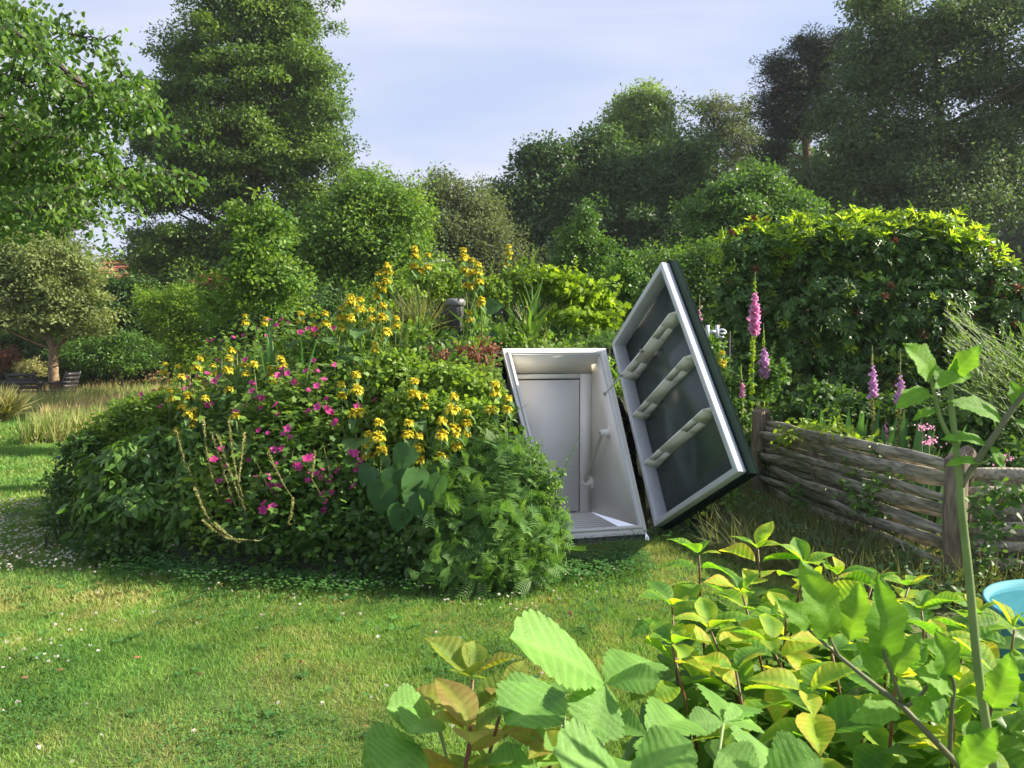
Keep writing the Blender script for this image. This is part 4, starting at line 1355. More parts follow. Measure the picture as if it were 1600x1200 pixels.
# ------------------------------------------------------------------ rhododendron
def rhodo():
    y = 9.6
    bl = blobs3([(1185, 400, 62, 42), (1250, 385, 80, 45), (1330, 385, 85, 45), (1410, 385, 90, 50), (1490, 420, 75, 60), (1560, 470, 60, 60), (1170, 480, 60, 70), (1290, 480, 110, 80), (1420, 490, 110, 85), (1540, 560, 90, 90), (1230, 570, 90, 70), (1360, 590, 110, 70), (1480, 620, 90, 70), (1180, 590, 60, 60), (1640, 520, 70, 90), (1330, 350, 24, 22)], y)
    bl = [(c, r * [1, .8, 1]) for c, r in bl]
    bl0 = bl
    base = P(1370, 600, y); base.z = 0
    t = thing('rhododendron', 'large rounded rhododendron with bright new growth on top and withered brown flower heads', 'shrub', tuple(base))
    n = 8500
    w_ = A_([r[0] * r[2] for c, r in bl]); idx = rng.choice(len(bl), n, p=w_ / w_.sum())
    C = A_([bl[i][0] for i in idx]); R = A_([bl[i][1] for i in idx])
    u = rdir(n); u[:, 1] -= .35; u[:, 2] += .1; u = unit(u)
    lump = A_([mnoise.noise((a[0] * 2.4 + i * 3.1, a[1] * 2.4, a[2] * 2.4 + i)) + .5 * mnoise.noise((a[0] * 7 + i, a[1] * 7, a[2] * 7)) for a, i in zip(u, idx)])
    pos = C + R * u * (rng.uniform(.6, 1.03, n) * (1 + .5 * lump))[:, None]
    # keep whorls near the outside of the union
    inside = np.zeros(n)
    for c, r in bl:
        q = np.linalg.norm((pos - c) / r, axis=1)
        inside += q < .72
    k = (inside == 0) & (pos[:, 2] > .1)
    pos, u = pos[k], u[k]; n = len(pos)
    # top: seen from above nothing overhead
    top = np.ones(n, bool)
    for c, r in bl:
        dx = np.hypot((pos[:, 0] - c[0]) / r[0], (pos[:, 1] - c[1]) / r[1])
        top &= ~((dx < .8) & (c[2] + r[2] * np.sqrt(np.clip(1 - dx ** 2, 0, 1)) > pos[:, 2] + .16))
    zx = np.max([c[2] + r[2] * np.sqrt(np.clip(1 - ((pos[:, 0] - c[0]) / r[0]) ** 2, 0, 1)) for c, r in bl], axis=0)
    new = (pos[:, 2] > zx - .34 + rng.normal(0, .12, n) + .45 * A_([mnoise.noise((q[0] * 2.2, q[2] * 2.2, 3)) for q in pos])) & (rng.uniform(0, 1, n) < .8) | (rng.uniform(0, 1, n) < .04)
    brown = ~new & (rng.uniform(0, 1, n) < .12)
    old = ~new & ~brown
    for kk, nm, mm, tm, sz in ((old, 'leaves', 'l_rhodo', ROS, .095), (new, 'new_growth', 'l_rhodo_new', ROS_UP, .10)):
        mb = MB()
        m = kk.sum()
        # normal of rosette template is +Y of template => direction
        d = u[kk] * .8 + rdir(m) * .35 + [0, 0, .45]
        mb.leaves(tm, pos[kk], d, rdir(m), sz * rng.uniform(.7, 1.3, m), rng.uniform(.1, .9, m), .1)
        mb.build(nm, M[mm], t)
        if nm == 'new_growth':
            mb2 = MB()
            mb2.leaves(ROS, pos[kk] - u[kk] * .05 - [0, 0, .05], d, rdir(m), .115 * rng.uniform(.8, 1.2, m), rng.uniform(.3, .9, m), .1)
            mb2.build('leaves', M['l_rhodo'], t)
    mb = MB()
    m = 5200
    ii = rng.integers(0, n, m)
    q = pos[ii] + rng.normal(0, .07, (m, 3))
    mb.leaves((OVAL[0] * [.8, 1, 1.5], OVAL[1]), q, u[ii] * .6 + rdir(m) * .8 - [0, 0, .5], rdir(m) * .7 + [0, -.2, .7], .095 * rng.uniform(.6, 1.25, m), rng.uniform(0, 1, m), .1)
    mb.build('leaves', M['l_rhodo'], t)
    # inner fill
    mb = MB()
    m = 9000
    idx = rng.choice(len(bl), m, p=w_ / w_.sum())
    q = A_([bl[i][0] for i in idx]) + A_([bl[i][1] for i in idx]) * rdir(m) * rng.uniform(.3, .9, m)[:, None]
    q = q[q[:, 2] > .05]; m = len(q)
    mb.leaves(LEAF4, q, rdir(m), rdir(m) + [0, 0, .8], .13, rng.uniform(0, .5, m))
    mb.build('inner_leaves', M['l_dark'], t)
    for p, uu in list(zip(pos[brown], u[brown]))[:70]:
        mb = MB(); m = 16
        d = rdir(m) + A_([0, -.3, .5])
        mb.leaves((LEAF4[0] * [.7, 1, 1], LEAF4[1]), np.tile(p + uu * .10, (m, 1)), d, rdir(m), .07 * rng.uniform(.6, 1.2), .5, .4)
        mb.build('withered_flower', M['l_brown'], t)
    mb = MB()
    for c, r in bl:
        g = Vector(c)
        mb.tube([base, base.lerp(g, .4) + Vector((0, 0, -.15)), g], [.05, .035, .015], 5, cap=False)
    mb.build('branches', M['bark'], t, True)
rhodo()

def broom():
    base = P(1640, 640, 6.4); base.z = 0
    t = thing('broom_bush', 'feathery bright green broom bush of thin arching twigs at the right edge', 'shrub', tuple(base))
    mb = MB(); mt = MB()
    n = 330
    st = P(1660, 640, 6.4)
    for i in range(n):
        q = rng.uniform() ** .8
        tx, ty = 1470 + 190 * rng.uniform(), 0
        ty = 640 - (tx - 1440) * 1.05 + rng.uniform(-10, 90) if tx < 1560 else rng.uniform(500, 640)
        if tx < 1500: ty = rng.uniform(470, 620) 
        ty = max(ty, 448 + abs(tx - 1515) * .45)
        e = P(tx, ty, 6.4 + rng.normal(0, .35))
        s = st + Vector((rng.normal(0, .25), rng.normal(0, .25), rng.uniform(-.7, .1)))
        mid = s.lerp(e, .5) + Vector((0, 0, .07))
        pts = []
        for f in np.linspace(0, 1, 8):
            pts.append(s.lerp(mid, f).lerp(mid.lerp(e, f), f))
        mt.tube(pts, [.006 * (1 - f * .75) for f in np.linspace(0, 1, 8)], 3, cap=False)
        P_ = A_([tuple(v) for v in pts])
        m = 26
        f = rng.uniform(.25, 1, m)
        pos = A_([np.interp(f, np.linspace(0, 1, 8), P_[:, a]) for a in range(3)]).T
        d = (A_(tuple((e - s).normalized()))[None] + rdir(m) * .45)
        mb.leaves((LANCE[0] * [.7, 1, 1], LANCE[1]), pos, d, rdir(m), .05 * rng.uniform(.5, 1.2, m), rng.uniform(.2, .8), .2)
    mb.build('twigs', M['l_broom'], t)
    mt.build('stems', M['stem'], t)
broom()

# ------------------------------------------------------------------ planting on the mound
def D(px, py, L, y0=4.75, y1=9.6, dflt=8.4):
    """distance at which this line of sight is L above the soil"""
    for y in np.arange(y0, y1, .03):
        p = P(px, py, y)
        if p.z - H(p.x, p.y) <= L:
            return float(y)
    return dflt
def clump(name, label, cat, spec, mt, L, n, rc, nleaf, size, tm=LEAF4, part='foliage', stem='stem_dark', ymin=4.75, dy=0.0, stems=14, shoots=7, **kw):
    bl = []
    for b in spec:
        px, py, rx, ry = b[:4]
        y = b[4] if len(b) > 4 else D(px, py, L * .5, ymin) + dy
        c = P(px, py, y)
        r = A_([rx * y / FPX, max(.12, .7 * rx * y / FPX), ry * y / FPX])
        bl.append((A_(tuple(c)), r))
    c0 = np.mean([b[0] for b in bl], 0)
    t = thing(name, label, cat, (c0[0], c0[1], H(c0[0], c0[1])))
    mb = MB()
    kw.setdefault('lumpy', .5)
    cc_ = crown_mesh(mb, bl, n, rc, nleaf, size, tm, zmin=.03, **kw)
    sh = MB()
    for i in range(shoots):
        g = cc_[rng.integers(len(cc_))]
        g2 = g + [rng.normal(0, .06), rng.normal(-.03, .05), rng.uniform(.12, .34)]
        if g2[0] > -.75 and g2[0] < -.38 and g2[2] > 1.6: continue
        k_ = 20
        f = np.linspace(0, 1, k_)[:, None]
        q = g * (1 - f) + g2 * f
        a = np.arange(k_) * 2.4
        dd = np.stack([np.cos(a), np.sin(a), np.full(k_, .5)], -1)
        mb.leaves(tm if tm is not LEAF4 else OVAL, q, dd, np.tile([0, 0, 1.], (k_, 1)) + .3 * rdir(k_), size * np.linspace(1.15, .45, k_), .75, .15)
        sh.tube([g - [0, 0, .1], g, g2], [.004, .003, .0015], 4, cap=False)
    o = mb.build(part, M[mt], t)
    if shoots and sh.n: tag(sh.build('shoots', M[mt], t), kind='stuff')
    if stems:
        mb = MB()
        for i in rng.choice(len(cc_), min(stems, len(cc_)), replace=False):
            g = cc_[i]
            s = g * [1, 1, 0] + [rng.normal(0, .06), rng.uniform(0, .12), 0]
            s[2] = H(s[0], s[1]) - .02
            mb.tube([s, (s + g) / 2 + [0, -.03, 0], g], [.006, .005, .002], 4, cap=False)
        tag(mb.build('stems', M[stem], t), kind='stuff')
    return t, cc_

# general low growth that covers the soil
def cover():
    mb = MB(); mg = MB()
    n = 60000
    x = rng.uniform(-4.0, 2.4, n); y = rng.uniform(4.95, 10.4, n)
    h = mound_h(x, y)
    r2 = ((x + .85) / 3.1) ** 2 + ((y - 7.75) / 2.75) ** 2
    s = (x - BR.x) * E_.x + (y - BR.y) * E_.y
    d = (x - BR.x) * BACK.x + (y - BR.y) * BACK.y
    k = (r2 < 1.0) & ~((s > -1.12) & (s < .35) & (d < 1.22)) & ~((s > -1.12) & (d < .05))
    k &= ~((np.abs(x + .57 + (7.75 - y) * .02) < .22) & (y > 6.9) & (y < 7.8) & (rng.uniform(0, 1, n) < .85))
    x, y, h = x[k], y[k], h[k]; m = len(x)
    cz = h + .02
    pos = np.stack([x, y, h + rng.uniform(.0, .26, m) * (.5 + .9 * np.clip(patchy(x, y, 1.5, 3) + .5, 0, 1))], -1)
    kk = clear_view(pos); pos, x, y = pos[kk], x[kk], y[kk]; m = len(x)
    mb.leaves(OVAL, pos, rdir(m) + [.1, -.25, .15], rdir(m) * .7 + [0, -.3, .8], .062 * rng.uniform(.5, 1.4, m), .45 + .7 * patchy(x, y, 2.0, 8), .22)
    tag(mb.build('mound_ground_cover', M['l_mid']), kind='stuff')
    # leafy skirt that hides the foot of the soil
    n = 46000
    a = rng.uniform(0, 6.283, n); q = rng.uniform(.88, 1.09, n)
    x = -.85 + 3.1 * q * np.cos(a); y = 7.75 + 2.75 * q * np.sin(a)
    s = (x - BR.x) * E_.x + (y - BR.y) * E_.y
    k = (y < 9) & (s < -1.05) | (x > 1.9)
    k &= (q < 1.04) | (rng.uniform(0, 1, n) < .6)
    x, y, q = x[k], y[k], q[k]; m = len(x)
    z = mound_h(x, y) + rng.uniform(0, 1, m) * np.clip(.42 - 2.4 * np.clip(q - .92, 0, 1), .14, 1)
    mb.leaves(OVAL, np.stack([x, y, z], -1), rdir(m) + [0, -.3, 0], rdir(m) * .7 + [0, -.4, .7], .06 * rng.uniform(.5, 1.4, m), .15 + .5 * patchy(x, y, 2.0, 8), .2)
    n = 5000
    x = rng.uniform(-3.6, 2.0, n); y = rng.uniform(5.3, 9.6, n); h = mound_h(x, y)
    s = (x - BR.x) * E_.x + (y - BR.y) * E_.y
    d = (x - BR.x) * BACK.x + (y - BR.y) * BACK.y
    k = (h > .2) & ~((s > -1.2) & (d < 1.35)) & (patchy(x, y, 1.2, 17) > .02) & ~((np.abs(x + .57) < .35) & (y > 6.4) & (y < 7.9))
    x, y, h = x[k], y[k], h[k]; m = len(x)
    mg.leaves(BLADE, np.stack([x, y, h], -1), np.stack([rng.normal(-.05, .35, m), rng.normal(-.1, .3, m), np.ones(m)], -1), rdir(m) * [1, 1, .1], .34 * rng.uniform(.5, 1.3, m), .15 + .5 * patchy(x, y, 2, 4), .3)
    tag(mg.build('mound_grass', M['l_meadow']), kind='stuff')
cover()

clump('lush_perennial', 'dense lush perennial with long drooping leaves at the left foot of the mound', 'plant',
      [(200, 735, 52, 35, 6.1), (250, 720, 60, 40, 6.05), (310, 745, 45, 45, 5.9), (188, 790, 48, 45, 5.95), (235, 790, 70, 55, 5.8), (300, 815, 45, 40, 5.65)], 'l_lush', .9, 520, .1, 30, .095, tm=LANCE if False else (LANCE[0] * [1.9, 1, 1.3], LANCE[1]), droop=.7, up=.5, stems=50, var0=.55)
clump('shadow_perennial', 'low shade-darkened perennial hugging the lawn at the far left foot of the mound', 'plant',
      [(160, 800, 30, 35, 6.1), (165, 750, 30, 35, 6.3), (210, 845, 70, 22, 5.6), (130, 700, 22, 25, 6.6)], 'l_dark', .4, 220, .08, 26, .06, stems=10)  # dark leaf colour stands in for shadow at the mound's left foot
clump('cranesbill_cushion', 'fine-leaved yellowish green cushion on the left shoulder of the mound', 'plant',
      [(205, 665, 50, 32, 6.9), (165, 690, 40, 32, 6.8), (255, 640, 40, 35, 6.9), (240, 690, 45, 25, 6.6), (200, 640, 30, 18, 7.3)], 'l_mid', .4, 380, .08, 26, .045, stems=20, var0=.6, shoots=26)
clump('feathery_tansy', 'feathery ferny tansy bush spilling over the left edge of the white hatch', 'plant',
      [(700, 735, 50, 50, 5.4), (760, 720, 45, 50, 5.45), (800, 760, 45, 50, 5.4), (700, 810, 60, 60, 5.2), (770, 830, 60, 60, 5.1), (825, 830, 42, 55, 5.2), (730, 880, 60, 40, 4.95), (800, 890, 45, 35, 4.95), (650, 790, 30, 60, 5.3)],
      'l_tansy', .8, 480, .11, 11, .14, tm=FERN, up=.2, stems=60, stem='stem', var0=.5, droop=.1, shoots=30)
clump('vetch_sprays', 'thin airy sprays rising in front of the pale grey hatch door', 'plant',
      [(835, 720, 18, 35, 5.35), (860, 745, 20, 30, 5.3), (880, 745, 8, 16, 5.3), (860, 790, 24, 26, 5.25)], 'l_tansy', .8, 50, .03, 16, .03, tm=OVAL, stems=30, stem='stem', var0=.7, lumpy=.05)
clump('sage_clump', 'bright green leafy clump on the mound below the vent pipe', 'plant',
      [(610, 590, 50, 40), (680, 600, 45, 35), (640, 650, 55, 40), (720, 660, 45, 40), (745, 610, 30, 40)], 'l_mid', .5, 420, .09, 24, .055, tm=OVAL, stems=20, var0=.75, shoots=20)
clump('oregano_clump', 'reddish brown tinged low clump directly left above the hatch', 'plant',
      [(735, 565, 38, 26), (690, 560, 30, 18), (755, 600, 22, 20), (760, 545, 20, 16)], 'l_brown', .3, 90, .07, 20, .032, tm=OVAL, stems=8)
clump('golden_cranesbill', 'bright yellow-green cranesbill sprawling over the crest right of the yellow flower spikes', 'plant',
      [(880, 445, 36, 22, 8.3), (915, 465, 36, 25, 8.3), (945, 490, 28, 25, 8.4), (860, 435, 24, 18, 8.4), (900, 500, 40, 22, 8.1)], 'l_gold', .5, 300, .09, 18, .07, tm=LOBED, stems=14, up=.8)
clump('bedstraw', 'soft fine-leaved growth hanging over the top edge of the hatch', 'plant',
      [(860, 520, 45, 20, 8.0), (910, 528, 45, 18, 8.0), (800, 525, 40, 16, 7.9), (760, 520, 25, 20, 7.9), (850, 480, 30, 28, 8.2), (945, 530, 25, 16, 8.0)], 'l_tansy', .3, 340, .07, 30, .03, tm=(BLADE1[0] * [2.5, 1, 1], BLADE1[1]), stems=8, var0=.35)
clump('meadowsweet', 'leafy pale green growth on the crest left of the vent pipe', 'plant',
      [(620, 470, 40, 35, 7.7), (660, 440, 35, 26, 8.0), (580, 500, 40, 28, 7.3), (700, 440, 25, 24, 8.2), (765, 455, 30, 25, 8.1), (820, 440, 32, 32, 8.3), (600, 540, 40, 24, 6.9)], 'l_mid', .5, 460, .085, 22, .05, tm=OVAL, stems=24, var0=.78, shoots=34)
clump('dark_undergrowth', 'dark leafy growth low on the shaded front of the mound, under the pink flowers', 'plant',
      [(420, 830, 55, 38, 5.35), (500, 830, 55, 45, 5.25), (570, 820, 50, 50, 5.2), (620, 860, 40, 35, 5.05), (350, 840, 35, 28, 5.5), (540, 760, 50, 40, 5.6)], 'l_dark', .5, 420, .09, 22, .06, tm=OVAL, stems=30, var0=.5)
clump('roadside_weeds', 'leafy green plants right of the lid, around the fence post', 'plant',
      [(1140, 640, 25, 60, 7.9), (1120, 700, 25, 50, 7.9), (1160, 700, 20, 50, 7.8), (1110, 560, 20, 40, 8.4), (1200, 590, 25, 40, 8.1)], 'l_lush', .9, 200, .09, 24, .06, tm=OVAL, stems=20)

# grass tuft beside the pipe
def tuft(name, label, px, py, y, hgt, n, mt, spread=.5, lean=(0, 0), wd=1.0, tm=BLADE):
    c = P(px, py, y)
    b = A_([c.x, c.y, H(c.x, c.y)])
    b[2] = max(b[2], min(c.z, b[2] + .25)) if c.z > b[2] else b[2]
    t = thing(name, label, 'plant', tuple(b))
    mb = MB()
    d = np.stack([rng.normal(lean[0], spread, n), rng.normal(lean[1], spread, n), np.ones(n)], -1)
    mb.leaves((tm[0] * [wd, 1, 1.5], tm[1]), b + rng.normal(0, .03, (n, 3)) * [1, 1, 0], d, rdir(n) * [1, 1, .1], hgt * rng.uniform(.5, 1.15, n), rng.uniform(.1, .9, n))
    mb.build('leaves', M[mt], t)
tuft('sedge_tuft', 'arching fine grass tuft left of the vent pipe', 648, 530, 7.5, .5, 600, 'l_wild', .65, (-.2, -.1), .5)
tuft('iris_clump', 'upright sword leaves among the pink flowers, the taller clump', 425, 610, 6.3, .62, 7, 'l_iris', .06, (0, 0), .55, SWORD)
tuft('iris_clump', 'upright sword leaves among the pink flowers, the shorter clump to the right', 467, 630, 6.2, .55, 6, 'l_iris', .09, (.05, 0), .5, SWORD)
tuft('daylily_clump', 'arching strap leaves on the crest right of the vent pipe', 820, 535, 7.75, .62, 34, 'l_lush', .33, (.1, -.1), 1.6)
tuft('daylily_clump', 'broad blades at the right foot of the vent pipe', 745, 545, 7.5, .5, 20, 'l_lush', .3, (.15, -.2), 2.2)
tuft('yellow_grass', 'straw-yellow grass tuft at the left edge beside the mown strip', 2, 655, 13.5, .6, 800, 'seed', .55, (.1, 0), 1.4)
tuft('plume_grass', 'tall wispy seed grass behind the crest, right of the tallest yellow spikes', 838, 470, 8.9, .95, 60, 'l_meadow', .22, (.05, 0), .5)

# white yarrow heads
for (px, py, lab) in ((670, 412, 'flat white yarrow head, left one on the crest'), (688, 408, 'flat white yarrow head, right one on the crest'), (655, 425, 'flat white yarrow head, lowest of the group on the crest')):
    y = 8.0; p = P(px, py, y); b0 = Vector((p.x, p.y, H(p.x, p.y)))
    t = thing('yarrow', lab, 'flower', tuple(b0), 'white yarrow on the crest of the mound')
    mb = MB(); mb.tube([b0, p], .003, 4); mb.build('stem', M['stem'], t)
    mb = MB(); m = 60
    q = A_(tuple(p)) + rng.normal(size=(m, 3)) * [.045, .03, .008]
    mb.leaves((LEAF4[0] * [2, 1, 1], LEAF4[1]), q, rdir(m) * [1, 1, .3], np.tile([0, 0, 1.], (m, 1)) + .4 * rdir(m), .013)
    mb.build('flower_head', M['whitefl'], t)

# ---- yellow whorled flowers
def whorl_mesh(seed):
    r = np.random.default_rng(seed)
    mb = MB()
    n = 54
    a = np.arange(n) / n * 2 * np.pi * 4 + r.uniform(0, .3, n)
    el = r.uniform(-.35, .95, n)
    d = np.stack([np.cos(a) * np.cos(el), np.sin(a) * np.cos(el), np.sin(el)], -1)
    # hooded petal: rises then hooks over
    tm = (A_([[-.12, .25, 0], [.12, .25, 0], [.26, .7, .16], [-.26, .7, .16], [.2, 1.0, .0], [-.2, 1.0, .0], [0, 1.08, -.26]]),
          A_([[0, 1, 2], [0, 2, 3], [3, 2, 4], [3, 4, 5], [5, 4, 6]]))
    V, F = scat(tm, np.zeros((n, 3)), d, np.stack([-np.sin(el) * np.cos(a), -np.sin(el) * np.sin(a), np.cos(el)], -1), .040 * r.uniform(.75, 1.1, n))
    V[:, 2] *= 1.2
    c = np.ones((len(V), 4)); c[:, 0] = np.repeat(r.uniform(.1, .9, n), 7)
    mb.add(V, F, c)
    me = mesh_np('whorl', np.concatenate(mb.V), [np.concatenate(v) for v in mb.F.values()], M['yellow'], False, np.concatenate(mb.var))
    return me
WH = [whorl_mesh(i) for i in range(4)]
def phl_leaf(k):
    # soft heart / lance leaf, drooping; grid 5 x 5
    w_ = (.24, .5)[k]
    V, F, nv, nu = [], [], 8, 2
    for i in range(nv + 1):
        v = i / nv
        ww = w_ * (math.sin(math.pi * min(1, v * .93 + .07)) ** .8) * ((1 - v) ** .25 if v > .6 else 1) if k == 0 else w_ * (math.sin(math.pi * (v * .96 + .02) ** .62)) ** .8
        for j in range(-nu, nu + 1):
            u = j / nu
            V.append([u * ww, v - .12 * abs(u) * (1 - v) * (k == 1), .10 * abs(u) - .35 * v ** 2 + .02 * math.sin(v * 20 + abs(u) * 3)])
    m = 2 * nu + 1
    for i in range(nv):
        for j in range(m - 1):
            a = i * m + j
            F.append([a, a + 1, a + m + 1, a + m])
    V = A_(V)
    c = np.ones((len(V), 4)); c[:, 0] = .5
    return mesh_np('phl_leaf', V, A_(F), M['l_phlomis'], True, c)
PL = [phl_leaf(0), phl_leaf(1)]
def basis(d, nr):
    d = Vector(d).normalized(); nr = Vector(nr)
    x = d.cross(nr).normalized(); z = x.cross(d)
    return Matrix((x, d, z)).transposed()
def phlomis(whs, L, lab, base_leaves=2, y=None):
    px, py = whs[0]
    y = y or D(px, py, L)
    ps = [P(a, b, y + (0 if i == 0 else rng.normal(0, .012))) for i, (a, b) in enumerate(whs)]
    top = ps[0]
    zb = H(top.x, top.y)
    last = ps[-1]
    base = Vector((last.x + rng.normal(0, .03), last.y + .04, H(last.x, last.y)))
    if base.z > last.z - .15: base.z = last.z - .2
    t = thing('yellow_whorl_plant', lab, 'flower', tuple(base), 'yellow whorled flowers on the mound')
    # main chain of whorls (near the axis) + side ones
    axis = [p for i, p in enumerate(ps) if i == 0 or abs(whs[i][0] - whs[i - 1][0]) < 9]
    pts = [base] + [last.lerp(base, .4)] + sorted(axis, key=lambda v: v.z)
    mb = MB(); mb.tube(pts, [.006] * 2 + [.005] * (len(pts) - 2), 6); 
    mb.tube([top, top + Vector((0, 0, .02))], [.004, .002], 5)
    mb.build('stem', M['stem'], t, True)
    for i, p in enumerate(ps):
        s = 1.25 * (.72 if i == 0 else rng.uniform(.85, 1.12)) * (.95 if y > 6.5 else 1)
        R = Matrix.Rotation(rng.uniform(0, 6), 3, 'Z') @ Matrix.Rotation(rng.normal(0, .12), 3, 'X') * s
        ob('flower_whorl', WH[int(rng.integers(4))], t, p - base, R)
        if True:
            a = rng.uniform(0, 3.14)
            for sg in (0, math.pi):
                aa = a + sg
                d = Vector((math.cos(aa), math.sin(aa), -.35 - .4 * rng.uniform()))
                ln = (.07, .10, .13)[min(i, 2)] * rng.uniform(.8, 1.25)
                ob('leaf', PL[0], t, p - base + Vector((0, 0, -.012)), basis(d, (0, 0, 1)) * ln)
    # a side shoot of the same plant
    if len(whs) >= 2 and y < 7.9:
        sd = Vector((rng.choice([-1, 1]) * rng.uniform(.07, .12), rng.uniform(-.02, .05), -rng.uniform(.05, .12)))
        nb_ = int(rng.integers(2, 4))
        tip = top + sd
        mb = MB(); mb.tube([base, base.lerp(tip, .5) + Vector((sd.x * .4, 0, 0)), tip], [.005, .004, .002], 5); mb.build('stem', M['stem'], t, True)
        for j in range(nb_):
            p = tip.lerp(base, .0 + .13 * j) + Vector((sd.x * .1 * j, 0, 0))
            s = (.75, 1.0, 1.1)[j]
            ob('flower_whorl', WH[int(rng.integers(4))], t, p - base, Matrix.Rotation(rng.uniform(0, 6), 3, 'Z') * s)
            a = rng.uniform(0, 3.14)
            for sg in (0, math.pi):
                ob('leaf', PL[0], t, p - base - Vector((0, 0, .01)), basis(Vector((math.cos(a + sg), math.sin(a + sg), -.5)), (0, 0, 1)) * .09)
    for q in range(base_leaves):
        a = rng.uniform(-2.6, -.5)
        f = rng.uniform(.25, .8)
        p = last.lerp(base, f)
        ob('leaf', PL[1], t, p - base, basis((math.cos(a), math.sin(a), -.2), (0, -.3, 1)) * rng.uniform(.12, .18))
PH = [
 ([(258, 570), (255, 583), (253, 610)], .55, 'outermost yellow-whorled spike at the left end of the mound'),
 ([(277, 574), (271, 598), (272, 651)], .6, 'yellow-whorled spike second from the left end, with a lower whorl far below'),
 ([(312, 562), (307, 576), (310, 596)], .6, 'densest yellow spike of the left group, whorls close together'),
 ([(283, 590), (295, 621), (287, 637), (280, 675)], .65, 'yellow-whorled spike of the left group whose lowest whorl hangs over the dark leaves'),
 ([(358, 561), (356, 580), (358, 611)], .62, 'yellow spike with three broad whorls between the left group and the sword leaves'),
 ([(320, 624), (295, 648)], .5, 'small two-whorled yellow plant under the dense left spike'),
 ([(362, 549)], .55, 'single small yellow whorl above the three broad whorls'),
 ([(396, 570)], .5, 'single yellow whorl left of the tall sword leaf'),
 ([(438, 562), (440, 572)], .5, 'small yellow whorl just right of the tall sword leaf'),
 ([(383, 495), (383, 506)], .55, 'pair of yellow whorls at the upper left outline of the mound'),
 ([(415, 499), (413, 507)], .55, 'yellow whorls just above the tip of the tall sword leaf'),
 ([(470, 492), (470, 502)], .55, 'yellow whorls on the left outline above the shorter sword leaves'),
 ([(490, 494)], .5, 'single yellow whorl on the left outline beside the upper pink flowers'),
 ([(368, 651)], .5, 'lone yellow whorl low on the left slope beside a pink flower'),
 ([(508, 491), (509, 508)], .55, 'two yellow whorls on the outline left of the stacked pair'),
 ([(548, 465), (548, 474), (546, 499), (538, 513)], .7, 'yellow spike with four whorls on the left outline of the crest'),
 ([(563, 470), (562, 484)], .7, 'two-whorled yellow spike touching the four-whorled one on its right'),
 ([(605, 416), (605, 426), (603, 441), (596, 453)], .85, 'yellow spike left of the white yarrow, on the crest'),
 ([(598, 479), (597, 498)], .6, 'stocky yellow whorls below the spike left of the yarrow'),
 ([(648, 390), (648, 401), (646, 418), (657, 425)], .95, 'tall yellow spike rising through the white yarrow'),
 ([(724, 392), (725, 405), (726, 423)], .95, 'tall yellow spike straight above the vent pipe cap'),
 ([(747, 415), (747, 426), (749, 442), (735, 450)], .85, 'yellow spike just right of the vent pipe, shorter than its neighbours'),
 ([(795, 386), (795, 395), (794, 404), (793, 414), (784, 434), (800, 434)], .95, 'tallest yellow spike with most whorls, on the crest above the hatch'),
 ([(753, 469), (751, 476)], .6, 'faded yellow whorl close to the right side of the vent pipe'),
 ([(602, 528), (604, 520)], .5, 'solitary yellow whorl in the middle of the slope left of the pipe'),
 ([(556, 587), (557, 611), (562, 647), (553, 648)], .75, 'yellow spike in the middle of the mound beside the large pink patch'),
 ([(647, 597), (647, 619)], .7, 'yellow spike of two whorls in the centre of the mound'),
 ([(639, 662), (638, 680), (634, 710)], .75, 'yellow spike with three whorls above the big heart-shaped leaves'),
 ([(592, 661), (590, 685), (596, 706)], .7, 'small-whorled yellow spike left of the big heart-shaped leaves'),
 ([(709, 621), (707, 640), (709, 672)], .75, 'yellow spike with three bright whorls above the ferny bush'),
 ([(691, 659), (690, 681), (689, 716)], .75, 'lower yellow spike directly above the ferny bush'),
 ([(773, 602), (774, 615), (767, 643)], .75, 'yellow spike nearest the left edge of the white hatch'),
 ([(1128, 552), (1128, 568)], 1.0, 'faint yellow whorls behind the lid, under the pale letters'),
]
for i, (w_, l_, lab) in enumerate(PH):
    kw = {}
    if i == len(PH) - 1: kw['y'] = 8.0
    phlomis(w_, l_, lab, (0 if i in (18, 19, 20, 21, 23) else 2) if i not in (27, 28, 29) else 5, **kw)
# big heart-shaped leaves on the shaded front
PLH = PL[1].copy(); PLH.materials.clear(); PLH.materials.append(M['l_heart_shade'])
def heart_plant():
    spec = [((620, 735), (612, 790), 5.05), ((650, 735), (640, 800), 5.0), ((600, 755), (590, 815), 5.02), ((650, 770), (668, 820), 4.98), ((580, 730), (560, 765), 5.1), ((640, 700), (612, 742), 5.1), ((690, 745), (670, 790), 5.0), ((628, 790), (618, 840), 4.96),
            ((262, 700), (240, 760), 6.0), ((300, 655), (305, 710), 6.1), ((285, 690), (270, 735), 6.1), ((740, 515), (745, 545), 7.2), ((765, 520), (772, 545), 7.2), ((760, 480), (790, 475), 7.6), ((745, 500), (730, 530), 7.3)]
    groups = (('heart_leaf_plant', 'large drooping heart-shaped leaves on the shaded front of the mound', spec[:8]),
              ('heart_leaf_plant', 'hanging heart-shaped leaves under the left yellow group', spec[8:11]),
              ('heart_leaf_plant', 'heart-shaped leaves at the foot of the vent pipe', spec[11:]))
    for nm, lab, sp in groups:
        c = P(*sp[0][0], sp[0][2]); b0 = Vector((c.x, c.y, H(c.x, c.y)))
        t = thing(nm, lab, 'plant', tuple(b0))
        mb = MB()
        for (a, b, y) in sp:
            p = P(*a, y); q = P(*b, y - .05)
            ln = (q - p).length
            ob('leaf', PLH, t, p - b0, basis(q - p, (rng.normal(0, .6), -1, .6 + rng.normal(0, .3))) * ln * .85)
            mb.tube([b0, p], .004, 4)
        mb.build('stems', M['stem'], t)
heart_plant()

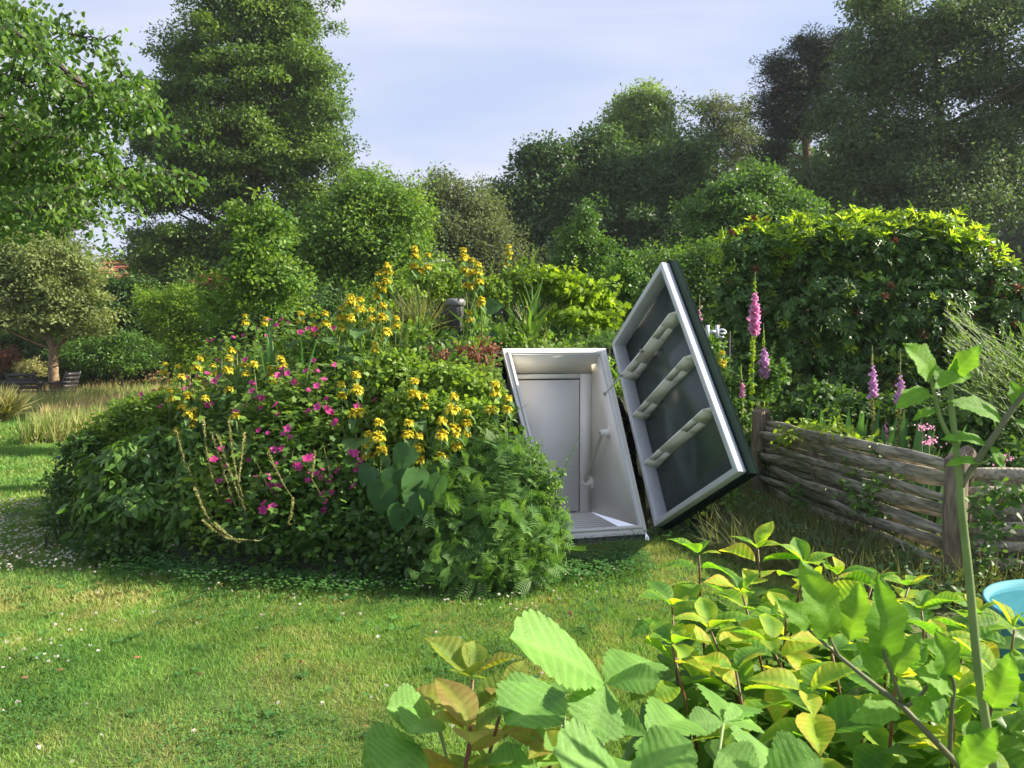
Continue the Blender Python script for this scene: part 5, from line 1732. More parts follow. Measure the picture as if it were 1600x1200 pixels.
# ---- pink cranesbill
def flower_mesh(seed):
    r = np.random.default_rng(seed)
    V, F, C = [], [], []
    for i in range(5):
        a = 2 * math.pi * i / 5 + r.normal(0, .05)
        d = A_([math.cos(a), math.sin(a), .3]); p = A_([-math.sin(a), math.cos(a), 0])
        b = len(V)
        for (t_, w_, z) in ((.0, 0, 0), (.5, .36, .1), (.95, .34, .06), (1.05, 0, 0), (.95, -.34, .06), (.5, -.36, .1)):
            V.append(d * t_ + p * w_ + A_([0, 0, z])); C.append([.9 if t_ > .4 else .1, .5, t_, 1])
        F += [[b, b + 1, b + 2], [b, b + 2, b + 3], [b, b + 3, b + 4], [b, b + 4, b + 5]]
    return mesh_np('cranesbill', A_(V), A_(F), M['pink'], False, A_(C))
FL = [flower_mesh(i) for i in range(3)]
def pink():
    z2 = [(765, 318), (845, 312), (988, 325), (683, 355), (720, 347), (730, 437), (622, 440), (752, 523), (910, 522), (850, 498), (966, 552), (790, 582), (735, 608), (843, 608), (787, 617), (850, 643), (965, 630), (778, 702), (893, 730), (690, 655), (508, 502), (500, 548), (523, 536), (395, 598), (597, 605), (630, 503), (612, 518), (608, 812), (928, 842), (820, 910), (847, 908), (812, 878), (772, 876), (878, 795), (865, 772), (962, 890), (795, 1002), (830, 990), (845, 833), (995, 865), (660, 833), (632, 892), (605, 365), (586, 367), (640, 365), (810, 350), (865, 287), (985, 440), (1000, 480), (935, 335), (385, 555), (345, 580), (320, 578), (905, 508), (918, 530), (400, 590), (410, 612)]
    z3 = [(90, 290), (153, 285), (47, 298), (155, 408), (90, 397), (22, 467), (130, 553), (68, 492), (120, 457), (94, 428), (233, 547), (212, 703), (237, 737), (112, 787), (166, 763), (66, 795), (34, 750), (118, 840), (144, 834), (220, 815), (20, 458), (240, 728), (135, 562)]
    px = [(80 + a / 2.4, 380 + b / 2.4) for a, b in z2] + [(450 + a / 2.142, 380 + b / 2.142) for a, b in z3]
    px += [(903, 442), (947, 485), (951, 487)]
    regs = [('pink cranesbill at the far left shoulder of the mound', lambda a, b: a < 262),
            ('pink cranesbill growing through the left yellow-flowered group', lambda a, b: a < 350 and b > 560 and b < 700),
            ('pink cranesbill low on the shaded left slope, beside the seed stalks', lambda a, b: a < 400 and b >= 700),
            ('dark pink cranesbill on the shaded front, right of the seed stalks', lambda a, b: b >= 690 and a < 480),
            ('dark pink cranesbill on the shaded front nearest the heart-shaped leaves', lambda a, b: b >= 680),
            ('pink cranesbill along the upper left outline of the mound', lambda a, b: b < 535 and a < 440),
            ('pink cranesbill on the crest outline right of the sword leaves', lambda a, b: b < 535 and a < 700),
            ('lone pink cranesbill stems on the crest above the open hatch', lambda a, b: a > 700),
            ('bright pink cranesbill in the middle of the left slope, around the tall sword leaf', lambda a, b: a < 450),
            ('bright pink cranesbill patch in the centre of the mound', lambda a, b: True)]
    used = set()
    for lab, fn in regs:
        pts = [(i, p) for i, p in enumerate(px) if i not in used and fn(*p)]
        for i, _ in pts: used.add(i)
        if not pts: continue
        W = []
        for i, (a, b) in pts:
            y = 8.35 if a > 700 else D(a, b, rng.uniform(.38, .5))
            W.append(P(a, b, y))
        c = sum(W, Vector()) / len(W)
        b0 = Vector((c.x, c.y + .1, H(c.x, c.y)))
        t = thing('pink_cranesbill', lab, 'flower', tuple(b0), 'pink cranesbills on the mound')
        mb = MB(); st = MB()
        W += [p + Vector((rng.normal(0, .09), rng.normal(0, .04), rng.normal(0, .06))) for p in W if rng.uniform() < .55]
        for p in W:
            toc = (Vector((0, 0, EYE)) - p).normalized()
            d = Vector((rng.normal(.05, .35), -.6 + rng.normal(0, .3), .6)).normalized()
            ref = Vector((1, 0, 0)) if abs(d.x) < .8 else Vector((0, 1, 0))
            x = d.cross(ref).normalized(); yv = d.cross(x)
            s = .030 * rng.uniform(.6, 1.15)
            ob('flower', FL[int(rng.integers(3))], t, p - b0, Matrix((x, yv, d)).transposed() * s)
            g = Vector((p.x + rng.normal(0, .05), p.y + .1, H(p.x, p.y + .1)))
            st.tube([g, g.lerp(p, .6) + Vector((0, .03, 0)), p], [.003, .0025, .002], 4, cap=False)
            m = 34
            q = A_(tuple(p)) + rng.normal(size=(m, 3)) * [.15, .1, .09] + [0, .08, -.13]
            mb.leaves(LOBED, q, rdir(m) * [1, 1, .4], rdir(m) * .5 + [0, -.3, .9], .06 * rng.uniform(.6, 1.3, m), rng.uniform(.3, .8), .2)
        mb.build('foliage', M['l_mid'] if 'dark' not in lab else M['l_lush'], t)  # cranesbill leaves on the shaded front: darker material, shade put into the colour
        tag(st.build('stems', M['stem'], t), kind='stuff')
pink()

# ---- pale beaded seed stalks hanging over the front
SD = [([(275, 672), (288, 720), (308, 760), (326, 800)], 'far left beaded seed stalk hanging under the lowest left yellow whorl'),
      ([(318, 655), (322, 700), (330, 740), (342, 775)], 'slim beaded seed stalk beside the lowest yellow leaves on the left'),
      ([(331, 676), (345, 720), (358, 765), (372, 800), (400, 835)], 'longest pale seed stalk, bending right towards the ground'),
      ([(340, 680), (355, 725), (368, 760), (384, 800)], 'thick pale seed stalk in the middle of the bundle'),
      ([(358, 655), (362, 700), (370, 745), (380, 780)], 'upright seed stalk with pinkish beads in the bundle'),
      ([(382, 678), (378, 710), (374, 745), (372, 775)], 'right-leaning seed stalk at the right of the bundle'),
      ([(305, 763), (315, 790), (328, 815)], 'short dark seed stalk below the far left stalk'),
      ([(316, 812), (335, 830), (360, 842), (405, 845)], 'seed stalk lying almost level near the ground'),
      ([(335, 818), (352, 832), (372, 848)], 'second low seed stalk just above the lying one'),
      ([(420, 708), (432, 735), (445, 760)], 'curved pale seed stalk right of the bundle among the pink flowers'),
      ([(492, 705), (490, 730), (487, 748)], 'short pale seed stalk in the centre of the shaded front'),
      ([(458, 780), (455, 805), (450, 820)], 'small hanging seed stalk below the pink flowers')]
for pts, lab in SD:
    y = D(*pts[0], .75)
    yy = np.linspace(y, max(y - .25, 5.0), len(pts))
    W = [P(a, b, q) for (a, b), q in zip(pts, yy)]
    t = thing('seed_stalk', lab, 'plant', tuple(W[-1]), 'pale beaded seed stalks on the shaded front of the mound')
    mb = MB(); mb.tube(W, .0028, 5)
    g = W[-1] + Vector((.08, .25, 0)); g.z = H(g.x, g.y)
    mb.tube([W[-1], (W[-1] + g) / 2 + Vector((0, 0, .03)), g], .0028, 4)
    mb.build('stem', M['seed'], t)
    Wp = A_([tuple(v) for v in W]); n = int(sum((W[i + 1] - W[i]).length for i in range(len(W) - 1)) / .021)
    mb = MB()
    for i in range(n):
        f = i / n * (len(W) - 1); j = int(f)
        p = Wp[j] * (1 - f + j) + Wp[j + 1] * (f - j)
        m = 7
        s = .0165 * (1 - .35 * i / n)
        dd = rdir(m); 
        mb.leaves((LEAF4[0] * [2.0, 1, 1], LEAF4[1]), np.tile(p, (m, 1)), dd, rdir(m), s, .2 + .6 * rng.uniform(), .1)
    mb.build('seed_whorls', M['seed'], t)

# ---- small blue flowers at the left foot
for (px, py, y, lab) in ((109, 697, 6.9, 'small blue flower at the left fringe of the mound, topmost'), (92, 715, 6.7, 'small blue flower at the left fringe of the mound, over the bright lawn strip'), (97, 740, 6.4, 'darker blue flower at the left fringe, middle one'), (82, 811, 5.9, 'small blue flower lowest on the left fringe near the clover')):
    p = P(px, py, y); b0 = Vector((p.x + .1, p.y, 0))
    t = thing('blue_flower', lab, 'flower', tuple(b0), 'blue flowers at the left fringe')
    mb = MB(); mb.tube([b0, p], .002, 4); mb.build('stem', M['stem'], t)
    mb = MB(); m = 9
    mb.leaves((LEAF4[0] * [2, 1, 1], LEAF4[1]), np.tile(A_(tuple(p)), (m, 1)), rdir(m), rdir(m), .022); mb.build('flower', M['bluefl'], t)
clump('bellflower_fringe', 'thin dark stems with small leaves at the left fringe of the mound', 'plant', [(95, 760, 25, 30, 6.3), (110, 725, 16, 25, 6.6), (95, 800, 20, 22, 6.0)], 'l_dark', .3, 70, .07, 12, .05, stems=20)

# ------------------------------------------------------------------ foxgloves
def bell():
    n = 7
    mb = MB()
    mb.lathe([(.12, 0), (.24, .25), (.27, .6), (.38, .92), (.44, 1.0)], n=n)
    V = np.concatenate(mb.V)
    c = np.ones((len(V), 4)); c[:, 0] = V[:, 2] * .8 + .1
    return V, mb.F[4][0], c
bv_, bf_, bc_ = bell()
BELL = {k: mesh_np('bell', bv_, bf_, M[k], True, bc_) for k in ('foxpink', 'lilac')}
def foxglove(px, ptop, pf0, pf1, pbase, y, wpx, mt, lab, nb):
    """stem top, flowers between pf0..pf1, seed pods below"""
    top, base = P(px[0], ptop, y), P(px[1], pbase, y)
    base.z = H(base.x, base.y)
    t = thing('foxglove', lab, 'foxglove', tuple(base), 'foxgloves beside the lid and behind the fence')
    mb = MB(); mb.tube([base, base.lerp(top, .5) + Vector((.01, 0, 0)), top], [.009, .007, .002], 6); mb.build('stem', M['stem'], t)
    def at(py):
        f = (py - ptop) / (P_base - ptop)
        return top.lerp(base, f)
    P_base = 540 + (EYE - base.z) / y * FPX
    s0 = wpx / FPX * y * .54
    for i in range(nb):
        f = i / max(1, nb - 1)
        py = pf0 + (pf1 - pf0) * f
        p = at(py)
        a = i * 2.4
        d = Vector((math.cos(a) * .75, -abs(math.sin(a)) * .8 - .15, -.75))
        s = s0 * (.45 + .55 * min(1, f * 2.2)) * rng.uniform(.9, 1.1)
        x = d.normalized().cross(Vector((0, 0, 1))).normalized(); d.normalize(); yv = d.cross(x)
        ob('bell_flower', BELL[mt], t, p - base, Matrix((x, yv, d)).transposed() * s)
    # green buds at the tip
    mb = MB(); m = 34
    f = rng.uniform(0, 1, m) ** .7
    q = A_([tuple(at(ptop + (pf0 - ptop) * g)) for g in f])
    d = rdir(m) + [0, 0, -.3]
    mb.leaves((LEAF4[0] * [1.6, 1, 1], LEAF4[1]), q, d, rdir(m), s0 * .4 * (.3 + .7 * f), .5, .3)
    # seed pods
    m = int((P_base - pf1) * .9)
    f = rng.uniform(0, 1, m) ** 1.4
    q = A_([tuple(at(pf1 + (P_base - 45 - pf1) * g)) for g in f])
    d = rdir(m) * [1, 1, .4] + [0, 0, .45]
    mb.leaves((LEAF4[0] * [1.5, 1, 1], LEAF4[1]), q, d, rdir(m), s0 * .55, .6, .3)
    tag(mb.build('seed_pods', M['l_gold' if 'tallest' in lab else 'seed'], t), kind='stuff')
    mb = MB(); m = 16
    q = A_(tuple(base)) + np.stack([rng.normal(0, .03, m), rng.normal(0, .03, m), rng.uniform(.05, .5, m)], -1)
    a = rng.uniform(0, 6.28, m)
    mb.leaves((OVAL[0] * [1, 1, 1.5], OVAL[1]), q, np.stack([np.cos(a), np.sin(a), rng.uniform(-.2, .4, m)], -1), np.tile([0, 0, 1.], (m, 1)), .16, .5, .3)
    mb.build('leaves', M['l_lush'], t)
foxglove((1180, 1170), 425, 455, 515, 720, 7.9, 21, 'foxpink', 'tallest foxglove, pink bells above a long run of green pods, left of the fence post', 30)
foxglove((1193, 1194), 505, 542, 582, 720, 8.0, 20, 'lilac', 'lilac foxglove close right of the tallest one', 22)
foxglove((1158, 1162), 568, 592, 617, 720, 7.8, 13, 'foxpink', 'short foxglove with bright pink tip between the lid and the tallest foxglove', 10)
foxglove((1140, 1152), 598, 633, 650, 720, 7.8, 10, 'lilac', 'thin drooping foxglove touching the lid edge', 8)
foxglove((1093, 1092), 460, 480, 515, 740, 8.6, 10, 'foxpink', 'foxglove peeking out behind the upper right edge of the lid', 12)
foxglove((1363, 1366), 540, 570, 615, 760, 6.6, 17, 'lilac', 'magenta foxglove behind the fence among the sword leaves', 18)
foxglove((1407, 1402), 545, 585, 630, 760, 6.4, 19, 'lilac', 'pale fading foxglove next to the tomato plant top', 16)
foxglove((1384, 1376), 650, 660, 682, 760, 6.5, 11, 'foxpink', 'small bent pink foxglove low behind the fence', 7)

# sword-leaved irises behind the fence
for (px, py, y, n, lab) in ((1255, 690, 7.0, 16, 'sword-leaved iris clump behind the left part of the fence'), (1300, 690, 6.6, 14, 'sword-leaved iris clump behind the middle of the fence'), (1345, 700, 6.2, 16, 'sword-leaved iris clump left of the magenta foxglove'), (1395, 710, 5.9, 14, 'sword-leaved iris clump under the pale foxglove'), (1435, 715, 5.6, 10, 'sword-leaved iris clump behind the tomato stem')):
    c = P(px, py, y)
    t = thing('iris_clump', lab, 'plant', (c.x, c.y, 0), 'iris clumps behind the fence')
    for i in range(n):
        mb = MB()
        d = A_([[rng.normal(.04, .10), rng.normal(.05, .12), 1]])
        mb.leaves((SWORD[0] * [1.0, 1, 1], SWORD[1]), A_([[c.x + .06 + rng.normal(0, .06), c.y + rng.normal(0, .07), .0]]), d, A_([[rng.normal(0, .4), -1, 0]]), rng.uniform(.8, 1.12), rng.uniform(.2, .8))
        mb.build('leaf', M['l_iris'], t)
clump('shade_plants', 'dark leafy growth filling the bed between the fence and the rhododendron', 'plant',
      [(1260, 640, 60, 40, 7.6), (1350, 650, 60, 40, 7.2), (1440, 660, 60, 50, 6.8), (1530, 680, 60, 50, 6.2), (1250, 720, 60, 50, 7.4), (1350, 730, 60, 50, 6.8), (1460, 760, 60, 50, 6.2), (1580, 740, 60, 60, 5.8)], 'l_dark', .6, 420, .12, 22, .07, tm=OVAL, stems=20, var0=.6)
for (px, py, y, lab) in ((1452, 690, 5.4, 'small pink flower cluster just left of the tomato stem'), (1567, 716, 5.3, 'pink flat flower cluster above the right part of the fence'), (1512, 757, 5.2, 'faint pink flowers seen through the right part of the fence'), (1442, 668, 5.6, 'pale lilac flower cluster behind the tomato stem')):
    p = P(px, py, y); b0 = Vector((p.x, p.y, 0))
    t = thing('sedum_flower', lab, 'flower', tuple(b0), 'pink flower clusters behind the fence')
    mb = MB(); mb.tube([b0, p], .003, 4); mb.build('stem', M['stem'], t)
    mb = MB(); m = 50; q = A_(tuple(p)) + rng.normal(size=(m, 3)) * [.035, .03, .015]
    mb.leaves((LEAF4[0] * [2, 1, 1], LEAF4[1]), q, rdir(m), rdir(m), .016); tag(mb.build('flower_head', M['foxpink'], t), kind='stuff')

# climbers on the fence
def vine(lab, path, y0, y1, n, mt, size, spread=.06, tm=LANCE, wd=2.0):
    W = [P(a, b, y0 + (y1 - y0) * i / (len(path) - 1)) for i, (a, b) in enumerate(path)]
    b0 = W[-1].copy()
    t = thing('climbing_vine', lab, 'climber', tuple(b0), 'climbers twining on the fence')
    mb = MB(); mb.tube(W, .004, 5); mb.build('stem', M['stem_dark'], t)
    Wp = A_([tuple(v) for v in W]); mb = MB()
    f = rng.uniform(0, len(W) - 1.001, n); j = f.astype(int)
    q = Wp[j] * (1 - f + j)[:, None] + Wp[j + 1] * (f - j)[:, None] + rng.normal(0, spread, (n, 3)) * [1, .5, .7] + [0, -.04, 0]
    mb.leaves((tm[0] * [wd, 1, 1], tm[1]), q, rdir(n) * [1, .6, .6] + [0, -.2, 0], rdir(n) * .6 + [0, -.6, .6], size * rng.uniform(.6, 1.3, n), .6, .3)
    mb.build('leaves', M[mt], t)
vine('light green climber sprawling along the top rail near the left post', [(1215, 690), (1240, 672), (1275, 668), (1310, 676), (1345, 690)], 7.0, 6.0, 260, 'l_gold', .07)
vine('young climber shoot sticking up above the top rail', [(1300, 635), (1305, 655), (1320, 668), (1325, 690)], 6.5, 6.4, 30, 'l_gold', .06, .02)
vine('dark rose-like climber on the right half of the long fence panel', [(1385, 690), (1380, 740), (1375, 780), (1385, 840), (1400, 870)], 5.7, 5.5, 300, 'l_lush', .05, .09, OVAL, 1)
vine('dark climber hanging on the middle of the long fence panel', [(1340, 720), (1330, 760), (1350, 800), (1370, 760), (1420, 740)], 6.0, 5.4, 260, 'l_lush', .05, .08, OVAL, 1)
vine('climber with narrow pale leaves on the right part of the fence', [(1510, 800), (1545, 770), (1580, 765), (1610, 790)], 4.62, 4.6, 110, 'l_lush', .075, .06)
vine('leaves hanging down behind the right fence post', [(1540, 790), (1550, 830), (1530, 860), (1550, 880)], 4.6, 4.55, 90, 'l_dark', .06, .05)
vine('small leafy tuft growing through the lower rails near the left post', [(1235, 760), (1250, 785), (1252, 800)], 6.5, 6.4, 50, 'l_lush', .07, .03)

# ------------------------------------------------------------------ foreground leaves
def bigleaf(name, W, mtl, nveins=7, teeth=2, tooth=.04, pleat=.02, curl=.3, fold=.25, shape='ovate', edge=.25, twist=0.0, cup=0, seed=0, base=.45, wave=0.0, lod=4):
    r = np.random.default_rng(seed)
    nv, nu = nveins * lod, (4 if lod == 4 else 2)
    V, F, C, VE = [], [], [], []
    for i in range(nv + 1):
        v = i / nv
        if shape == 'ovate':
            ww = W * (math.sin(math.pi * v ** .72) ** .85 if 0 < v < 1 else 0)
        elif shape == 'round':     # broad towards the tip
            ww = W * (math.sin(math.pi * (v ** 1.15)) ** .62 if 0 < v < 1 else 0)
        else:
            ww = W * (math.sin(math.pi * v ** .6) ** 1.0 if 0 < v < 1 else 0)
            ww *= 1 + .14 * math.sin(v * 16 + 1)
        for j in range(-nu, nu + 1):
            u = j / nu
            au = abs(u)
            sweep = (.34 if shape == 'round' else .24) * au * math.sin(math.pi * min(1, v * 1.0)) 
            y = min(1.0, v + sweep * (1 - v))
            x = u * ww
            if abs(j) == nu and 0 < i < nv:
                tt = (i % teeth) / teeth
                x += math.copysign(tooth * math.cos(2 * math.pi * tt) * .7, u) * min(1, ww / W * 1.5)
                y += tooth * .35 * math.sin(2 * math.pi * tt)
            ph = (v * nveins) % 1
            z = fold * au * ww * .9 + pleat * (math.cos(2 * math.pi * ph) * -.5) * min(1, au * 3) * (1 if ww > 0 else 0)
            z -= curl * y * y + cup * au * au
            z += wave * math.sin(v * 9 + u * 2 + seed)
            a = twist * y
            V.append([x * math.cos(a) - z * math.sin(a) * 0, y, z + x * math.sin(a)])
            C.append([.5 + edge * (au - .4) + .06 * math.sin(v * 7 + seed), .5, y, 1])
            VE.append(max(1.0 if j == 0 else 0.0, (1 - min(1, abs(ph if ph < .5 else 1 - ph) * 4)) * .85))
    m = 2 * nu + 1
    for i in range(nv):
        for j in range(m - 1):
            a = i * m + j
            F.append([a, a + 1, a + m + 1, a + m])
    V = A_(V)
    me = mesh_np(name, V, A_(F), mtl, True, A_(C))
    at = me.attributes.new('vein', 'FLOAT', 'POINT')
    at.data.foreach_set('value', A_(VE, ).astype(np.float32))
    return me
def place(nm, me, t, base, tip, nr, wide=1.0):
    d = tip - base
    B = basis(d, nr)
    ln = d.length
    B = B @ Matrix.Diagonal((ln * wide, ln, ln))
    return ob(nm, me, t, base - Vector(t.location), B)

HY = [bigleaf('h%d' % i, .31 + .02 * (i % 3), M['h_leaf'], 8, 2, .012, .015, (.28, .5, .15, .4, .65)[i], (.5, .3, .7, .15, .4)[i], 'ovate', .35, (0, .3, -.3, .1, .2)[i], seed=i, wave=.012) for i in range(5)]
HD = [bigleaf('d%d' % i, .33, M['h_leaf_dark'], 8, 2, .012, .013, (.3, .5, .15)[i], (.3, .15, .5)[i], 'ovate', .1, (0, .3, -.2)[i], seed=i + 9, wave=.012) for i in range(3)]
def shoot(t, tip, base, L, npair, top='h', bend=.05, size=.085, smesh=None, yel=2):
    """a red-brown stem with opposite pairs of leaves"""
    pts = []
    side = Vector((rng.normal(0, bend), rng.normal(0, bend), 0))
    for f in np.linspace(0, 1, 9):
        pts.append(base.lerp(tip, f) + side * math.sin(math.pi * f))
    mb = MB(); mb.tube(pts, [.0055 - .0025 * f for f in np.linspace(0, 1, 9)], 7); mb.build('stem', M['stem_red'], t, True)
    tot = (tip - base).length
    a0 = rng.uniform(0, 3.1)
    for k in range(npair):
        dist = L * (k / max(1, npair - 1)) ** 1.1
        f = 1 - dist / tot
        i = min(7, int(f * 8)); p = pts[i].lerp(pts[i + 1], f * 8 - i)
        s = size * (.85, 1.0, 1.05, 1.1, 1.1, 1.0, .95, .9)[min(k, 7)]
        el = (.7, .3, .1, -.05, -.15, -.2, -.2, -.3)[min(k, 7)]
        for sg in ((0, math.pi) if k else (0, 1.5, 3.1, 4.6)):
            a = a0 + k * math.pi / 2 + sg + rng.normal(0, .22)
            e = el + rng.normal(0, .15)
            d = Vector((math.cos(a) * math.cos(e), math.sin(a) * math.cos(e), math.sin(e)))
            ps = p + d * .012
            me = smesh[int(rng.integers(len(smesh)))] if smesh else HY[int(rng.integers(5))] if k < yel + (rng.uniform() < .4) else HD[int(rng.integers(3))]
            nr = Vector((-math.cos(a) * math.sin(e), -math.sin(a) * math.sin(e), math.cos(e))) + Vector(rng.normal(0, .22, 3))
            place('leaf', me, t, ps, ps + d * s * rng.uniform(.85, 1.2) * (1 if k else rng.uniform(.6, 1)), nr)
HB = []
for m_ in HY:
    c_ = m_.copy(); c_.materials.clear(); c_.materials.append(M['h_bronze']); HB.append(c_)
def hydrangea():
    root = Vector((GX(1330, 1.9), 1.95, 0))
    t = thing('hydrangea_bush', 'yellow-green leafed shrub with red stems in the lower right corner', 'shrub', tuple(root))
    tips = [(1092, 868, 2.15), (1184, 858, 2.25), (1258, 884, 2.2), (1310, 900, 2.2), (1362, 915, 2.2), (1420, 918, 2.2), (1050, 948, 1.95), (1160, 930, 2.0), (1440, 955, 1.95), (1525, 962, 2.0), (1585, 985, 1.85),
            (1203, 1005, 1.75), (1300, 1022, 1.7), (1228, 968, 1.9), (1470, 1005, 1.75), (1300, 960, 1.95), (1380, 980, 1.8), (1110, 985, 1.8), (1560, 1060, 1.5), (1150, 1050, 1.6), (1400, 1060, 1.55), (1260, 1085, 1.45), (1050, 1010, 1.75), (1490, 1090, 1.45)]
    for (px, py, y) in tips:
        tip = P(px, py, y)
        base = Vector((root.x * .45 + tip.x * .55 + rng.normal(0, .03), tip.y + rng.normal(.05, .05), 0))
        shoot(t, tip, base, .25, 6, size=.106, yel=3)
    # lower leaves, too many to pick apart
    mb_V, mb_F, mb_C, mb_E, n0 = [], [], [], [], 0
    src = bigleaf('dl', .33, M['h_leaf_dark'], 7, 2, .0, .0, .3, .25, 'ovate', .1, 0, seed=3, lod=1)
    sv = np.empty(len(src.vertices) * 3, np.float32); src.vertices.foreach_get('co', sv); sv = sv.reshape(-1, 3)
    sf = A_([list(p.vertices) for p in src.polygons])
    sc = np.empty(len(sv) * 4, np.float32); src.attributes['var'].data.foreach_get('color', sc); sc = sc.reshape(-1, 4)
    se_ = np.empty(len(sv), np.float32); src.attributes['vein'].data.foreach_get('value', se_)
    n = 760
    px = rng.uniform(1010, 1640, n); y = rng.uniform(1.25, 2.25, n)
    pos = []
    for a, q in zip(px, y):
        x = GX(a, q)
        hi = 1.02 - .12 * (2.2 - q) - .25 * max(0, (1120 - a) / 100) * .6
        pos.append([x, q, rng.uniform(.45, hi - .14)])
    pos = A_(pos)
    a = rng.uniform(0, 6.28, n)
    d = np.stack([np.cos(a), np.sin(a), rng.uniform(-.4, .3, n)], -1)
    nr = rdir(n) * .4 + [0, 0, 1]
    V, F = scat((sv, sf), pos, d, nr, rng.uniform(.07, .1, n))
    C = np.tile(sc, (n, 1)); C[:, 0] = np.clip(C[:, 0] + np.repeat(rng.uniform(-.3, .4, n), len(sv)), 0, 1)
    me = mesh_np('low', V - A_(tuple(root)), F, M['h_leaf_dark'], True, C)
    at = me.attributes.new('vein', 'FLOAT', 'POINT'); at.data.foreach_set('value', np.tile(se_, n))
    tag(ob('lower_leaves', me, t), kind='stuff')
    # bronze shoots low left
    root = Vector((GX(745, 1.2), 1.2, 0))
    t = thing('hydrangea_cutting', 'bronze-leaved young shoots at the bottom edge, left of the strawberry leaves', 'shrub', tuple(root))
    for (px, py, y, s) in ((738, 1062, 1.25, .105), (735, 1150, 1.1, .11), (790, 1085, 1.3, .09), (860, 1180, 1.15, .08)):
        tip = P(px, py, y)
        shoot(t, tip, Vector((tip.x + .02, tip.y, 0)), .2, 4, size=s, yel=3, smesh=HB)
hydrangea()

ST = [bigleaf('s%d' % i, .41, M['straw'], 8, 4, .05, .006, (.12, .3, .2)[i], (.34, .2, .12)[i], 'round', .1, (0, .1, -.12)[i], seed=i + 20, wave=.004) for i in range(3)]
def strawberry():
    root = Vector((GX(930, 1.1), 1.15, 0))
    t = thing('strawberry_plant', 'strawberry plant with toothed three-part leaves at the bottom edge', 'plant', tuple(root))
    # joint, [(tip, y, normal, wide)]
    trios = [((945, 1068, 1.12), [((822, 966), 1.02, (.55, -.35, .8), .85), ((1020, 1000), 1.2, (-.35, -.4, .9), 1.15), ((928, 1140), 1.02, (0, -1, .35), 1.1), ((1030, 1050), 1.08, (.1, -.5, .9), .7)]),
             ((980, 1230, .96), [((884, 1158), .90, (.4, -.5, .8), 1.0), ((1080, 1140), .98, (-.3, -.4, .9), 1.0), ((985, 1150), 1.08, (0, -.5, .9), .9)]),
             ((682, 1120, 1.15), [((605, 1100), 1.1, (.2, -.6, .8), 1.0), ((676, 1090), 1.28, (-.2, -.6, .8), 1.1), ((640, 1135), 1.05, (0, -.6, .8), .9)]),
             ((655, 1165, 1.08), [((572, 1180), 1.02, (.1, -.7, .7), 1.25), ((600, 1215), .98, (.1, -.7, .7), 1.2)]),
             ((880, 1085, 1.2), [((795, 1075), 1.14, (.1, -.3, 1), 1.1), ((850, 1040), 1.35, (0, -.6, .8), 1.0), ((790, 1120), 1.08, (0, -.4, 1), 1.0), ((905, 1040), 1.35, (-.2, -.7, .8), 1.0)]),
             ((1190, 1240, 1.0), [((1130, 1165), 1.02, (.2, -.8, .7), 1.3), ((1290, 1180), 1.0, (-.2, -.8, .6), 1.3), ((1205, 1150), 1.12, (0, -.8, .6), 1.2)]),
             ((1010, 1150, 1.2), [((1085, 1090), 1.3, (-.2, -.6, .8), 1.0), ((950, 1120), 1.25, (.2, -.6, .8), 1.0), ((1045, 1175), 1.1, (0, -.6, .9), 1.0)]),
             ((1130, 1130, 1.3), [((1190, 1110), 1.35, (-.1, -.5, .9), 1.0), ((1080, 1120), 1.28, (.1, -.5, .9), 1.0), ((1140, 1080), 1.45, (0, -.6, .8), 1.0)]),
             ((840, 1200, 1.1), [((760, 1180), 1.1, (.1, -.5, .9), 1.0), ((880, 1140), 1.2, (.1, -.5, .9), 1.0), ((820, 1230), 1.0, (.1, -.5, .9), 1.0)])]
    for (jx, jy, y), lf in trios:
        j = P(jx, jy, y)
        mb = MB(); mb.tube([Vector((root.x * .6 + j.x * .4, root.y, 0)), Vector((root.x * .4 + j.x * .6, root.y, j.z * .6)), j], [.004, .0035, .003], 6); mb.build('petiole', M['t_stem'], t, True)
        for (tx, ty), ty_, nr, w_ in lf:
            tp_ = P(tx, ty, ty_)
            place('leaflet', ST[int(rng.integers(3))], t, j, j.lerp(tp_, .93), nr, w_)
strawberry()

